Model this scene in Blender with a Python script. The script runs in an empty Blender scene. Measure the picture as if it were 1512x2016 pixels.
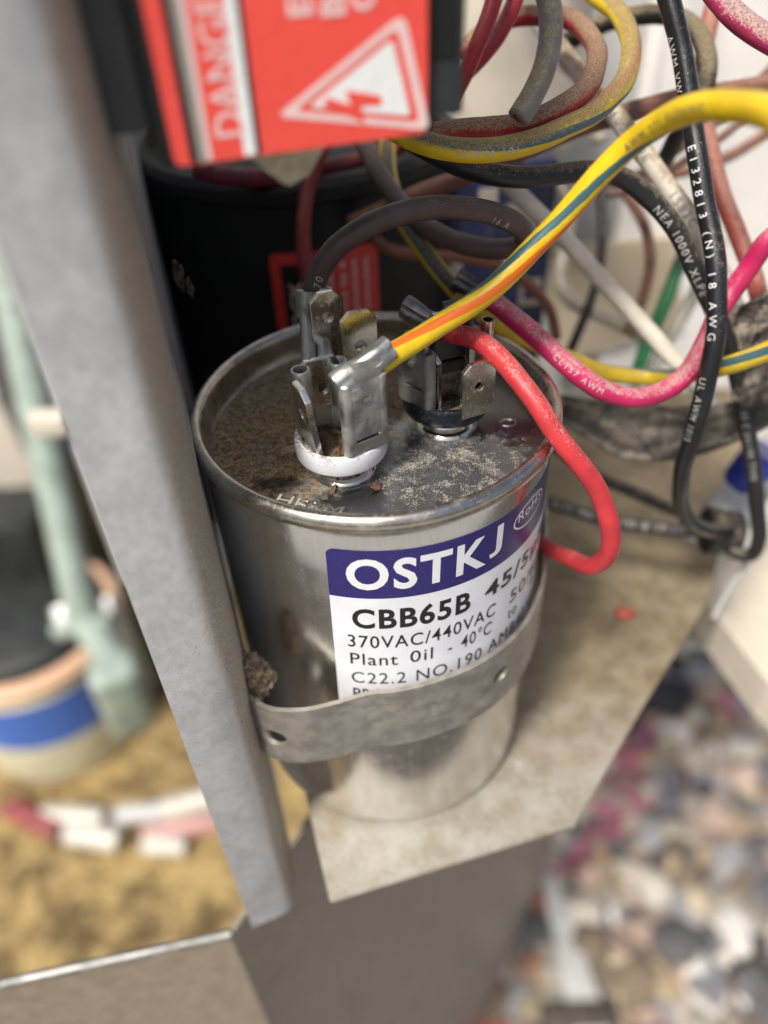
import bpy, bmesh, math, random
from mathutils import Vector, Matrix, Euler, noise as mnoise
random.seed(7)
V = Vector
S = bpy.context.scene
COL = S.collection
MM = 0.001                                   # everything below is written in millimetres

# ------------------------------------------------------------------ camera
CAM_POS = V((0.0, -94.55, 137.72))
cam_d = bpy.data.cameras.new('camera'); cam = bpy.data.objects.new('camera', cam_d); COL.objects.link(cam)
pit, yaw, rol = math.radians(41.477), math.radians(0.3208), math.radians(-2.786)
Fv = V((math.sin(yaw)*math.cos(pit), math.cos(yaw)*math.cos(pit), -math.sin(pit)))
Rv = Fv.cross(V((0, 0, 1))).normalized(); Uv = Rv.cross(Fv)
r2 = math.cos(rol)*Rv + math.sin(rol)*Uv; u2 = -math.sin(rol)*Rv + math.cos(rol)*Uv
M = Matrix((r2, u2, -Fv)).transposed().to_4x4(); M.translation = CAM_POS*MM
cam.matrix_world = M
cam_d.sensor_fit = 'VERTICAL'; cam_d.sensor_height = 36.0; cam_d.sensor_width = 27.0
cam_d.lens = 36.0*1545/2016
cam_d.clip_start = 0.004; cam_d.clip_end = 400
cam_d.dof.use_dof = True; cam_d.dof.focus_distance = 0.1025; cam_d.dof.aperture_fstop = 9.6
S.camera = cam

# ------------------------------------------------------------------ world, sun, exposure
SUN_AZ = math.radians(216)      # from +Y clockwise: light comes from behind the camera, left
SUN_EL = math.radians(57)
w = bpy.data.worlds.new('World'); S.world = w; w.use_nodes = True
nt = w.node_tree; bg = nt.nodes['Background']
sky = nt.nodes.new('ShaderNodeTexSky'); sky.sky_type = 'NISHITA'; sky.sun_disc = False
sky.sun_elevation = SUN_EL; sky.sun_rotation = SUN_AZ; sky.air_density = 1.0; sky.dust_density = 4.0; sky.ozone_density = 0.6
nt.links.new(sky.outputs[0], bg.inputs[0]); bg.inputs[1].default_value = 0.08
sd = bpy.data.lights.new('sun', 'SUN'); sd.energy = 2.9; sd.angle = math.radians(10); sd.color = (1.0, 0.95, 0.87)
so = bpy.data.objects.new('sun', sd); COL.objects.link(so)
sdir = V((math.sin(SUN_AZ)*math.cos(SUN_EL), math.cos(SUN_AZ)*math.cos(SUN_EL), math.sin(SUN_EL)))
so.rotation_euler = sdir.to_track_quat('Z', 'Y').to_euler(); so.location = sdir*3
S.view_settings.view_transform = 'Standard'; S.view_settings.look = 'None'
S.view_settings.exposure = 0.66; S.view_settings.gamma = 1.0
S.cycles.max_bounces = 8; S.cycles.glossy_bounces = 4; S.cycles.sample_clamp_indirect = 4.0

# ------------------------------------------------------------------ materials
def new_mat(name):
    m = bpy.data.materials.new(name); m.use_nodes = True
    n = m.node_tree.nodes; n.clear()
    out = n.new('ShaderNodeOutputMaterial'); b = n.new('ShaderNodeBsdfPrincipled')
    m.node_tree.links.new(b.outputs[0], out.inputs[0])
    return m, m.node_tree, b
class NB:
    """small node-building helper"""
    def __init__(s, nt): s.nt = nt; s.n = nt.nodes; s.l = nt.links
    def put(s, sock, v):
        if hasattr(v, 'bl_idname') or isinstance(v, bpy.types.NodeSocket): s.l.new(v, sock)
        else: sock.default_value = v
    def math(s, op, a, b=0.0, c=0.0):
        n = s.n.new('ShaderNodeMath'); n.operation = op
        for i, v in enumerate((a, b, c)): s.put(n.inputs[i], v)
        return n.outputs[0]
    def mix(s, f, a, b):
        n = s.n.new('ShaderNodeMix'); n.data_type = 'RGBA'
        s.put(n.inputs[0], f)
        s.put(n.inputs[6], a if isinstance(a, bpy.types.NodeSocket) else (*a, 1)); s.put(n.inputs[7], b if isinstance(b, bpy.types.NodeSocket) else (*b, 1))
        return n.outputs[2]
    def fmix(s, f, a, b):
        n = s.n.new('ShaderNodeMix'); n.data_type = 'FLOAT'
        s.put(n.inputs[0], f); s.put(n.inputs[2], a); s.put(n.inputs[3], b); return n.outputs[0]
    def step(s, x, lo, hi):
        n = s.n.new('ShaderNodeMapRange'); n.interpolation_type = 'SMOOTHSTEP'
        s.put(n.inputs[0], x); n.inputs[1].default_value = lo; n.inputs[2].default_value = hi; return n.outputs[0]
    def noise(s, vec, scale, detail=3, rough=0.55, dist=0.0):
        n = s.n.new('ShaderNodeTexNoise'); s.put(n.inputs['Vector'], vec)
        n.inputs['Scale'].default_value = scale; n.inputs['Detail'].default_value = detail
        n.inputs['Roughness'].default_value = rough; n.inputs['Distortion'].default_value = dist
        return n.outputs[0]
    def voro(s, vec, scale, feat='F1', out=0):
        n = s.n.new('ShaderNodeTexVoronoi'); n.feature = feat; s.put(n.inputs['Vector'], vec); n.inputs['Scale'].default_value = scale
        return n.outputs[out]
    def pos(s): return s.n.new('ShaderNodeTexCoord').outputs['Object']
    def scale(s, vec, x, y, z):
        n = s.n.new('ShaderNodeMapping'); s.put(n.inputs[0], vec); n.inputs['Scale'].default_value = (x, y, z); return n.outputs[0]
    def xyz(s, vec):
        n = s.n.new('ShaderNodeSeparateXYZ'); s.put(n.inputs[0], vec); return n.outputs
    def nz(s):
        g = s.n.new('ShaderNodeNewGeometry'); return s.xyz(g.outputs['Normal'])[2]
    def bump(s, h, strength, dist=0.0002):
        n = s.n.new('ShaderNodeBump'); s.put(n.inputs['Height'], h); n.inputs['Strength'].default_value = strength; n.inputs['Distance'].default_value = dist
        return n.outputs[0]

def pm(name, base, rough=0.5, metal=0.0, var=0.15, scale=260, bump=0.15, dust=0.0, dcol=(0.30, 0.23, 0.14), spec=0.5, fine=2200, coat=0.0):
    """general procedural material: blotchy colour, fine relief, dust lying on what faces up"""
    m, t, b = new_mat(name); k = NB(t); p = k.pos()
    n1 = k.noise(p, scale, 4, 0.6); n2 = k.noise(p, fine, 2, 0.6)
    lo = tuple(max(0, c*(1-var*1.6)) for c in base); hi = tuple(min(1, c*(1+var)) for c in base)
    c = k.mix(k.step(n1, 0.3, 0.7), lo, hi)
    rr = k.math('ADD', rough-0.08, k.math('MULTIPLY', n1, 0.16)); mt = metal
    if dust > 0:
        up = k.step(k.nz(), -0.15, 0.95)
        sp = k.step(k.math('ADD', k.math('MULTIPLY', n2, 0.65), k.math('MULTIPLY', k.noise(p, 420, 3), 0.55)), 0.66-0.3*dust, 0.80-0.22*dust)
        d = k.math('MULTIPLY', k.math('ADD', k.math('MULTIPLY', up, 0.9), 0.12), sp)
        d = k.math('MINIMUM', k.math('MULTIPLY', d, 0.5+dust), 0.93)
        c = k.mix(d, c, dcol); rr = k.fmix(d, rr, 0.9); mt = k.math('MULTIPLY', k.math('SUBTRACT', 1.0, d), metal) if metal else 0.0
    k.put(b.inputs['Base Color'], c); k.put(b.inputs['Roughness'], rr); k.put(b.inputs['Metallic'], mt)
    b.inputs['Specular IOR Level'].default_value = spec; b.inputs['Coat Weight'].default_value = coat
    if bump: t.links.new(k.bump(n2, bump), b.inputs['Normal'])
    return m

def wire_mat(name, base, rough=0.42, dust=0.0, stripes=(), dcol=(0.33, 0.25, 0.15), var=0.12):
    """insulation: stripes follow the wire (u = mm along it, v = turn round it); dust settles on top"""
    m, t, b = new_mat(name); k = NB(t); p = k.pos()
    uv = k.xyz(t.nodes.new('ShaderNodeTexCoord').outputs['UV'])
    n1 = k.noise(p, 300, 3); n2 = k.noise(p, 4300, 3, 0.8); n3 = k.noise(p, 700, 4, 0.65)
    c = k.mix(k.step(n1, 0.3, 0.7), tuple(x*(1-var) for x in base), tuple(min(1, x*(1+var)) for x in base))
    for a, tw, hw, sc in stripes:
        v = k.math('FRACT', k.math('ADD', k.math('SUBTRACT', uv[1], a), k.math('MULTIPLY', uv[0], -tw)))
        v = k.math('ABSOLUTE', k.math('SUBTRACT', v, 0.5))
        v = k.math('ADD', v, k.math('MULTIPLY', k.math('SUBTRACT', n3, 0.5), 0.03))
        c = k.mix(k.step(v, 0.5-hw-0.006, 0.5-hw+0.006), c, sc)
    rr = rough
    if dust > 0:
        up = k.step(k.nz(), -0.3, 0.85)
        f = k.math('ADD', k.math('ADD', k.math('MULTIPLY', n2, 1.0), k.math('MULTIPLY', n3, 0.5)), k.math('MULTIPLY', up, 0.40))
        d = k.step(f, 1.24-0.50*dust, 1.36-0.50*dust)
        d = k.math('MULTIPLY', d, 0.88)
        c = k.mix(d, c, k.mix(k.step(n2, 0.36, 0.64), tuple(x*0.35 for x in dcol), tuple(min(1, x*1.45) for x in dcol))); rr = k.fmix(d, rough, 0.95)
    else:
        d = k.step(n2, 0.63, 0.70); c = k.mix(k.math('MULTIPLY', d, 0.25), c, (0.6, 0.5, 0.4))
    k.put(b.inputs['Base Color'], c); k.put(b.inputs['Roughness'], rr)
    t.links.new(k.bump(k.math('ADD', n2, k.math('MULTIPLY', n3, 1.2)), 0.22, 0.0002), b.inputs['Normal'])
    return m

def steel_mat(name, base, rough, streak=0.0, dirt=0.0, dcol=(0.36, 0.31, 0.24), metal=1.0, mottle=0.2, speck=0.0):
    """sheet metal with grain, mottling and grime"""
    m, t, b = new_mat(name); k = NB(t); p = k.pos()
    big = k.noise(p, 60, 4, 0.6); mid = k.noise(p, 330, 4, 0.6); fine = k.noise(p, 2600, 2, 0.6)
    g = k.noise(k.scale(p, 1, 1, 0.03), 1500, 3, 0.6) if streak else mid
    c = k.mix(k.step(k.math('ADD', k.math('MULTIPLY', mid, 0.5), k.math('MULTIPLY', g, 0.5)), 0.35, 0.65), tuple(x*(1-mottle) for x in base), tuple(min(1, x*(1+mottle*0.7)) for x in base))
    rr = k.math('ADD', rough-0.1, k.math('MULTIPLY', k.math('ADD', mid, k.math('MULTIPLY', g, streak)), 0.2))
    mt = metal
    if dirt > 0:
        f = k.math('ADD', k.math('MULTIPLY', big, 0.6), k.math('MULTIPLY', mid, 0.4))
        d = k.math('MULTIPLY', k.step(f, 0.62-0.35*dirt, 0.80-0.25*dirt), min(1.0, 0.45+dirt*0.6))
        c = k.mix(d, c, k.mix(mid, tuple(x*0.75 for x in dcol), tuple(min(1, x*1.25) for x in dcol)))
        rr = k.fmix(d, rr, 0.85); mt = k.math('MULTIPLY', k.math('SUBTRACT', 1.0, d), metal)
    if speck > 0:
        sp = k.math('MULTIPLY', k.step(fine, 0.60, 0.72), speck); c = k.mix(sp, c, (0.42, 0.33, 0.22)); rr = k.fmix(sp, rr, 0.9); mt = k.math('MULTIPLY', k.math('SUBTRACT', 1.0, sp), mt)
    k.put(b.inputs['Base Color'], c); k.put(b.inputs['Roughness'], rr); k.put(b.inputs['Metallic'], mt)
    t.links.new(k.bump(k.math('ADD', fine, g), 0.08 + 0.1*dirt, 0.00012), b.inputs['Normal'])
    return m

def lid_mat():
    """tinned lid: thick tan dust on the left, fine pale grains on metal with a dark reflection painted in to the right, a wiped black patch"""
    m, t, b = new_mat('dusty_tinned_lid'); k = NB(t); p = k.pos(); X, Y, Z = k.xyz(p)
    n1 = k.noise(p, 180, 4, 0.6); n2 = k.noise(p, 700, 4, 0.7); g = k.noise(p, 1500, 3, 0.7); g2 = k.noise(p, 5200, 4, 0.8)
    metal = (0.30, 0.30, 0.30)
    # thick dust: left half
    f = k.math('MULTIPLY', k.math('SUBTRACT', k.math('MULTIPLY', k.math('ADD', Y, 0.003), 0.79), X), 62.0)
    f = k.math('ADD', f, k.math('MULTIPLY', k.math('SUBTRACT', n1, 0.5), 1.3))
    f = k.math('ADD', f, k.math('MULTIPLY', k.math('SUBTRACT', n2, 0.5), 0.9))
    rad = k.math('SQRT', k.math('ADD', k.math('MULTIPLY', X, X), k.math('MULTIPLY', Y, Y)))
    cake = k.step(k.math('ADD', k.math('MULTIPLY', rad, 260.0), k.math('MULTIPLY', k.math('SUBTRACT', n2, .5), 3.0)), 5.3, 6.6)
    f = k.math('ADD', f, k.math('MULTIPLY', cake, .28))
    heavy = k.step(f, -0.3, 0.3)
    def blob(cx, cy, rx, ry):
        d = k.math('ADD', k.math('POWER', k.math('DIVIDE', k.math('SUBTRACT', X, cx), rx), 2.0), k.math('POWER', k.math('DIVIDE', k.math('SUBTRACT', Y, cy), ry), 2.0))
        d = k.math('ADD', d, k.math('MULTIPLY', k.math('SUBTRACT', n2, 0.5), 2.6))
        return k.math('SUBTRACT', 1.0, k.step(d, 0.15, 1.25))
    black = blob(-0.0138, -0.0122, 0.0036, 0.0020)
    front = blob(-0.0035, -0.0158, 0.0055, 0.0035)
    spark = blob(0.0095, -0.0115, 0.0125, 0.0095)
    dark2 = blob(0.0040, -0.0172, 0.0045, 0.0045)
    dcol = k.mix(k.step(k.math('ADD', k.math('MULTIPLY', g2, 0.7), k.math('MULTIPLY', g, 0.4)), 0.46, 0.64), (0.060, 0.040, 0.020), (0.50, 0.375, 0.205))
    dcol = k.mix(k.math('MULTIPLY', cake, .7), dcol, k.mix(k.step(g, .35, .65), (.20, .14, .07), (.62, .48, .28)))
    bare = k.math('SUBTRACT', 1.0, k.math('MULTIPLY', k.step(n1, .56, .66), k.step(g2, .45, .55)))
    c = k.mix(k.math('MULTIPLY', heavy, k.math('MULTIPLY', bare, k.step(g2, 0.15, 0.32))), metal, dcol)
    r = k.fmix(heavy, 0.16, 0.95); mt = k.math('SUBTRACT', 1.0, k.math('MULTIPLY', heavy, 0.92))
    # dark reflection painted as a film under the pale grains
    tone = k.math('MULTIPLY', k.math('MAXIMUM', spark, dark2), k.math('SUBTRACT', 1.0, front))
    c = k.mix(k.math('MULTIPLY', tone, 0.85), c, (0.055, 0.055, 0.06)); mt = k.math('MULTIPLY', mt, k.math('SUBTRACT', 1.0, k.math('MULTIPLY', tone, 0.6)))
    bl = k.math('MULTIPLY', black, k.step(g2, 0.40, 0.52)); c = k.mix(bl, c, (0.012, 0.012, 0.012)); mt = k.math('MULTIPLY', mt, k.math('SUBTRACT', 1.0, bl))
    dens = k.math('MULTIPLY', k.math('MAXIMUM', spark, k.math('MULTIPLY', dark2, .6)), k.math('ADD', .15, k.math('MULTIPLY', k.step(k.noise(p, 330, 4, .7), .36, .66), .95)))
    dens = k.math('ADD', dens, .16)
    th = k.math('SUBTRACT', .665, k.math('MULTIPLY', dens, .155))
    gr = k.step(k.math('SUBTRACT', g2, th), 0.0, .035)
    gr = k.math('MULTIPLY', gr, k.math('SUBTRACT', 1.0, heavy))
    c = k.mix(gr, c, (0.46, 0.42, 0.36)); r = k.fmix(gr, r, 0.9); mt = k.math('MULTIPLY', mt, k.math('SUBTRACT', 1.0, gr))
    bk = k.math('MULTIPLY', front, k.step(g2, 0.60, 0.64)); c = k.mix(bk, c, (0.03, 0.027, 0.022)); mt = k.math('MULTIPLY', mt, k.math('SUBTRACT', 1.0, bk))
    k.put(b.inputs['Base Color'], c); k.put(b.inputs['Roughness'], r); k.put(b.inputs['Metallic'], mt)
    t.links.new(k.bump(k.math('ADD', k.math('MULTIPLY', g2, k.math('ADD', heavy, gr)), k.math('MULTIPLY', g, 0.3)), 0.5, 0.0003), b.inputs['Normal'])
    return m

def print_mat(name, col, rough=0.5, wear=0.0, under=(0.5, 0.5, 0.5)):
    m, t, b = new_mat(name); k = NB(t); p = k.pos()
    n = k.noise(p, 4200, 3, 0.7); n1 = k.noise(p, 700, 3)
    c = k.mix(k.step(n1, 0.3, 0.7), tuple(x*0.93 for x in col), col)
    if wear: c = k.mix(k.math('MULTIPLY', k.step(n, 0.58, 0.68), wear), c, under)
    k.put(b.inputs['Base Color'], c); b.inputs['Roughness'].default_value = rough
    t.links.new(k.bump(n, 0.05, 0.0001), b.inputs['Normal'])
    return m

M_ = dict(
    can=steel_mat('brushed_can', (0.70, 0.69, 0.67), 0.17, streak=0.35, dirt=0.0, mottle=0.08, speck=0.08),
    rim=steel_mat('tin_rim', (0.52, 0.48, 0.42), 0.28, dirt=0.25, mottle=0.15, speck=0.35),
    lid=lid_mat(),
    tab=steel_mat('tinned_brass', (0.66, 0.63, 0.56), 0.22, mottle=0.15, speck=0.25),
    eyelet=steel_mat('bright_eyelet', (0.78, 0.75, 0.68), 0.14, mottle=0.1),
    crimp=steel_mat('dull_crimp', (0.50, 0.50, 0.48), 0.45, dirt=0.35, dcol=(0.30, 0.28, 0.24), mottle=0.2, speck=0.2),
    crimp_worn=steel_mat('worn_crimp', (0.30, 0.30, 0.29), 0.5, dirt=0.5, dcol=(0.16, 0.145, 0.12), mottle=0.25, speck=0.3),
    crimp_dark=steel_mat('sooty_crimp', (0.13, 0.13, 0.13), 0.5, dirt=0.3, dcol=(0.06, 0.055, 0.05), mottle=0.3, speck=0.25),
    galv=steel_mat('galvanised_sheet', (0.58, 0.58, 0.58), 0.42, dirt=0.12, dcol=(.40, .37, .32), mottle=0.12, speck=0.08, metal=0.6),
    post=None, shelf=None,
    strap=steel_mat('dull_strap', (0.40, 0.38, 0.34), 0.5, dirt=0.35, dcol=(0.34, 0.30, 0.24), mottle=0.18, speck=0.45, metal=0.8),
    base=steel_mat('base_panel', (0.30, 0.25, 0.19), 0.40, dirt=0.35, dcol=(0.27, 0.215, 0.155), mottle=0.14, metal=0.1),
    white_ring=pm('white_nylon', (0.74, 0.74, 0.78), 0.45, dust=0.30, dcol=(0.16, 0.13, 0.10), var=0.05),
    black_ring=pm('black_nylon', (0.012, 0.015, 0.022), 0.18, dust=0.18, dcol=(0.22, 0.17, 0.11), var=0.1),
    floor_dirt=pm('gritty_dirt', (0.12, 0.085, 0.05), 0.9, var=0.5, scale=900, bump=0.6),
    navy=print_mat('navy_print', (0.022, 0.016, 0.135), 0.35, 0.18, (0.25, 0.25, 0.4)),
    paper=pm('white_label', (0.78, 0.78, 0.82), 0.32, var=0.04, bump=0.05, dust=0.05, dcol=(0.5, 0.45, 0.4)),
    ink=print_mat('black_ink', (0.012, 0.012, 0.014), 0.4),
    ink_grey=print_mat('grey_ink', (0.14, 0.13, 0.13), 0.45, 0.3, (0.6, 0.5, 0.4)),
    white_ink=print_mat('white_ink', (0.80, 0.80, 0.82), 0.4, 0.08, (0.3, 0.3, 0.5)),
    faint_ink=print_mat('faint_white_ink', (0.55, 0.53, 0.50), 0.5, 0.5, (0.2, 0.15, 0.1)),
    black_plastic=pm('black_plastic', (0.035, 0.038, 0.040), 0.42, var=0.15, dust=0.15, dcol=(0.14, 0.12, 0.09)),
    black_matte=pm('black_case', (0.004, 0.0045, 0.005), 0.6, var=0.2),
    red_print=print_mat('red_print', (0.88, 0.085, 0.062), 0.5),
    dark_red_print=print_mat('dark_red_print', (0.72, 0.05, 0.036), 0.5),
    silver_ink=print_mat('grey_print', (0.33, 0.29, 0.25), 0.5),
    label_white=print_mat('white_print', (0.86, 0.87, 0.85), 0.5),
    pink_white=print_mat('pale_pink_print', (0.86, 0.62, 0.60), 0.5),
    tan_board=pm('tan_fibre_board', (0.58, 0.49, 0.34), 0.8, var=0.2, scale=900, bump=0.4, dust=0.3),
    cream=pm('cream_plastic', (0.66, 0.60, 0.50), 0.6, var=0.08, scale=60, bump=0.1),
    white_paint=pm('white_paint', (0.86, 0.84, 0.80), 0.5, var=0.04, scale=40),
    grey_paint=pm('pale_grey_paint', (0.50, 0.51, 0.50), 0.5, var=0.08, scale=40),
    blue_case=pm('navy_case', (0.010, 0.016, 0.055), 0.4, var=0.15, dust=0.1),
    blue=pm('blue_plastic', (0.03, 0.05, 0.34), 0.35, var=0.1),
    tape=pm('black_tape', (0.028, 0.027, 0.026), 0.38, var=0.3, scale=500, dust=0.55, dcol=(0.25, 0.21, 0.16)),
    rubber=pm('black_rubber', (0.02, 0.02, 0.021), 0.5, var=0.2, dust=0.25),
    mud=pm('mud_dauber_clay', (0.27, 0.20, 0.13), 0.95, var=0.35, scale=800, bump=0.9),
    seed=pm('pale_seed', (0.42, 0.36, 0.25), 0.6, var=0.2),
    rust=pm('rust_flake', (0.15, 0.075, 0.04), 0.9, var=0.4, scale=900),
    copper=pm('copper_strand', (0.40, 0.17, 0.09), 0.35, metal=0.9),
    added_paving=pm('added_paving', (0.34, 0.33, 0.31), 0.85, var=0.15, scale=14, bump=0.3, fine=300),  # for the unseen slab added in front, pale for the can to mirror
    shade_toned_soil=pm('shade_toned_soil', (0.075, 0.064, 0.055), 0.95, var=0.45, scale=18, bump=0.6, fine=240),  # shade put into the colour, so the can mirrors a dark foreground
    green=pm('green_pipe', (0.33, 0.40, 0.34), 0.2, var=0.15, scale=60, coat=0.4),
    dark_steel=pm('dark_pot', (0.022, 0.025, 0.024), 0.5, var=0.3, scale=60),
    orange=pm('orange_lit_band', (0.72, 0.46, 0.30), 0.5, var=0.1),  # warm light on the tub's rim, put into the colour
    blue_band=pm('blue_label', (0.06, 0.16, 0.55), 0.5, var=0.06),
    tub_cream=pm('cream_tub', (0.74, 0.71, 0.50), 0.5, var=0.08, scale=40),
    beige=pm('beige_board', (0.46, 0.39, 0.28), 0.8, var=0.12, scale=60),
    kerb=pm('grey_edging', (0.42, 0.42, 0.40), 0.7, var=0.15, scale=40),
    petal=pm('dry_petal', (0.42, 0.15, 0.19), 0.7, var=0.35, scale=60),
    pipe_white=pm('white_pipe', (0.55, 0.53, 0.46), 0.4, var=0.08, scale=60), pipe_pink=pm('pink_pipe', (0.46, 0.25, 0.23), 0.4, var=0.12, scale=60), pipe_red=pm('dark_red_pipe', (0.24, 0.05, 0.055), 0.5, var=0.2, scale=60),
    red_plastic=pm('red_plastic', (0.42, 0.075, 0.055), 0.4),
)
def stone_mat():
    m, t, b = new_mat('river_stone'); k = NB(t); p = k.pos()
    a = t.nodes.new('ShaderNodeAttribute'); a.attribute_name = 'tint'
    n = k.noise(p, 70, 4, 0.6)
    mx = t.nodes.new('ShaderNodeMix'); mx.data_type = 'RGBA'; mx.blend_type = 'MULTIPLY'; mx.inputs[0].default_value = 1.0
    t.links.new(a.outputs['Color'], mx.inputs[6]); t.links.new(k.mix(n, (0.65, 0.65, 0.65), (1.25, 1.2, 1.15)), mx.inputs[7])
    t.links.new(mx.outputs[2], b.inputs['Base Color']); b.inputs['Roughness'].default_value = 0.75
    return m
M_['stone'] = stone_mat()
def shelf_mat():
    """dusty zinc: fine grain, soft tan film, a few brown stains and scuffed bright spots"""
    m, t, b = new_mat('dusty_shelf'); k = NB(t); p = k.pos(); X, Y, Z = k.xyz(p)
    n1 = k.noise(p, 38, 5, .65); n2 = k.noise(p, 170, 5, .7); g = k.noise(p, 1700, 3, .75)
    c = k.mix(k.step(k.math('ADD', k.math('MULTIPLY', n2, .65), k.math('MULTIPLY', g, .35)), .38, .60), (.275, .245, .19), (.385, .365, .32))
    tone = k.step(k.math('ADD', n1, k.math('MULTIPLY', k.math('ADD', Y, .050), 9.0)), .45, .95)  # tan tone grows stronger towards the back
    c = k.mix(k.math('MULTIPLY', tone, .88), c, k.mix(k.step(n2, .3, .7), (.17, .125, .065), (.31, .245, .15)))
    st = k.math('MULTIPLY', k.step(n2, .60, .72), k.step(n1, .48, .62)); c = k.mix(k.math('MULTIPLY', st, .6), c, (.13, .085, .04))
    sc = k.math('MULTIPLY', k.step(k.noise(p, 110, 4, .7), .64, .72), k.step(g, .4, .6)); c = k.mix(k.math('MULTIPLY', sc, .6), c, (.62, .62, .62))
    k.put(b.inputs['Base Color'], c); b.inputs['Roughness'].default_value = .58; b.inputs['Metallic'].default_value = .2
    t.links.new(k.bump(k.math('ADD', g, n2), .15, .00015), b.inputs['Normal']); return m
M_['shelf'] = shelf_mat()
def post_mat():
    """zinc sheet with fine upright grain; brown dust caked on the rounded fold"""
    m, t, b = new_mat('zinc_post'); k = NB(t); p = k.pos(); X, Y, Z = k.xyz(p)
    g = k.noise(p, 620, 5, .7); mid = k.noise(k.scale(p, 1, 1, .55), 190, 5, .65); fine = k.noise(p, 2400, 3, .7)
    c = k.mix(k.step(k.math('ADD', k.math('MULTIPLY', mid, .6), k.math('MULTIPLY', g, .4)), .36, .64), (.50, .505, .515), (.70, .70, .70))
    sp = k.math('MULTIPLY', k.step(fine, .60, .70), k.step(mid, .45, .6)); c = k.mix(k.math('MULTIPLY', sp, .7), c, (.17, .18, .19))
    d = k.math('ADD', k.math('MULTIPLY', X, 420.0), k.math('MULTIPLY', k.math('SUBTRACT', mid, .5), 1.1)); d = k.step(d, .85, 1.65)
    d = k.math('MULTIPLY', d, k.math('ADD', .55, k.math('MULTIPLY', k.step(fine, .35, .6), .4)))
    c = k.mix(d, c, (.36, .285, .18)); r = k.fmix(d, k.math('ADD', .20, k.math('MULTIPLY', mid, .20)), .85)
    k.put(b.inputs['Base Color'], c); k.put(b.inputs['Roughness'], r); k.put(b.inputs['Metallic'], k.math('SUBTRACT', .45, k.math('MULTIPLY', d, .4)))
    t.links.new(k.bump(k.math('ADD', fine, g), .10, .00012), b.inputs['Normal']); return m
M_['post'] = post_mat()
def sunlit_gold_mat():
    m, t, b = new_mat('sunlit_gold_mulch'); k = NB(t); p = k.pos()
    n = k.noise(p, 26, 5, 0.75); n2 = k.noise(p, 90, 3, 0.7)
    c = k.mix(k.step(n, 0.38, 0.60), (0.11, 0.070, 0.028), (0.40, 0.285, 0.115)); c = k.mix(k.step(n2, 0.55, 0.7), c, (0.50, 0.39, 0.19))  # sunlight on the ground is put into these gold colours
    k.put(b.inputs['Base Color'], c); b.inputs['Roughness'].default_value = 0.95
    t.links.new(k.bump(n2, 0.8, 0.01), b.inputs['Normal']); return m
M_['golden'] = sunlit_gold_mat()

# ------------------------------------------------------------------ object helpers
ORG = {}
def tag(o, label=None, cat=None, group=None, kind=None):
    if label: o['label'] = label
    if cat: o['category'] = cat
    if group: o['group'] = group
    if kind: o['kind'] = kind
    return o
def root_org(o):
    while o.parent: o = o.parent
    return ORG.get(o.name, V((0, 0, 0)))
def thing(name, label, cat, loc=(0, 0, 0), group=None):
    o = bpy.data.objects.new(name, None); COL.objects.link(o); o.empty_display_size = 0.01
    o.location = V(loc)*MM; ORG[o.name] = V(loc); return tag(o, label, cat, group)
def mk(name, verts, faces, mat, parent=None, smooth=True, uv=None, org=None, sharp=True):
    """one mesh object; verts in mm, absolute; the object keeps its thing's origin"""
    if org is None: org = root_org(parent) if parent else V((0, 0, 0))
    org = V(org)
    me = bpy.data.meshes.new(name)
    me.from_pydata([(V(v)-org)*MM for v in verts], [], faces); me.validate()
    bm = bmesh.new(); bm.from_mesh(me); bmesh.ops.recalc_face_normals(bm, faces=bm.faces); bm.to_mesh(me); bm.free()
    if uv:
        L = me.uv_layers.new(name='UVMap')
        for lp in me.loops: L.data[lp.index].uv = uv[lp.vertex_index]
    if smooth:
        me.polygons.foreach_set('use_smooth', [True]*len(me.polygons))
        if sharp: me.set_sharp_from_angle(angle=math.radians(38))
    for m in (mat if isinstance(mat, (list, tuple)) else [mat]): me.materials.append(m)
    o = bpy.data.objects.new(name, me); COL.objects.link(o)
    if parent: o.parent = parent
    else: o.location = org*MM; ORG[o.name] = org
    return o
def mk_bm(name, bm, mat, parent=None, smooth=True, org=None):
    vs = [v.co.copy() for v in bm.verts]; bm.verts.index_update()
    fs = [[v.index for v in f.verts] for f in bm.faces]; bm.free()
    return mk(name, vs, fs, mat, parent, smooth, org=org)
def join(*vf):
    V_, F_ = [], []
    for vs, fs in vf:
        o = len(V_); V_ += list(vs); F_ += [[i+o for i in f] for f in fs]
    return V_, F_
def xf(vf, mtx): return [mtx @ V(v) for v in vf[0]], vf[1]
def frame(o, x, y, z):
    m = Matrix((V(x), V(y), V(z))).transposed().to_4x4(); m.translation = V(o); return m
def lathe(prof, segs=96, c=(0, 0), z0=0, closed=False):
    vs, fs = [], []; n = len(prof)
    for i in range(segs):
        a = 2*math.pi*i/segs
        for r, z in prof: vs.append((c[0]+r*math.cos(a), c[1]+r*math.sin(a), z0+z))
    for i in range(segs):
        j = (i+1) % segs
        for k in range(n if closed else n-1):
            l = (k+1) % n; fs.append([i*n+k, j*n+k, j*n+l, i*n+l])
    return vs, fs
def box(a, b, bev=0.0, seg=2):
    bm = bmesh.new(); bmesh.ops.create_cube(bm, size=1)
    a, b = V(a), V(b)
    for v in bm.verts: v.co = V([(a[i]+b[i])/2 + v.co[i]*(b[i]-a[i]) for i in range(3)])
    if bev: bmesh.ops.bevel(bm, geom=bm.edges[:]+bm.verts[:], offset=bev, segments=seg, affect='EDGES', profile=0.6)
    bm.verts.index_update(); r = [v.co.copy() for v in bm.verts], [[v.index for v in f.verts] for f in bm.faces]; bm.free(); return r
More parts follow.
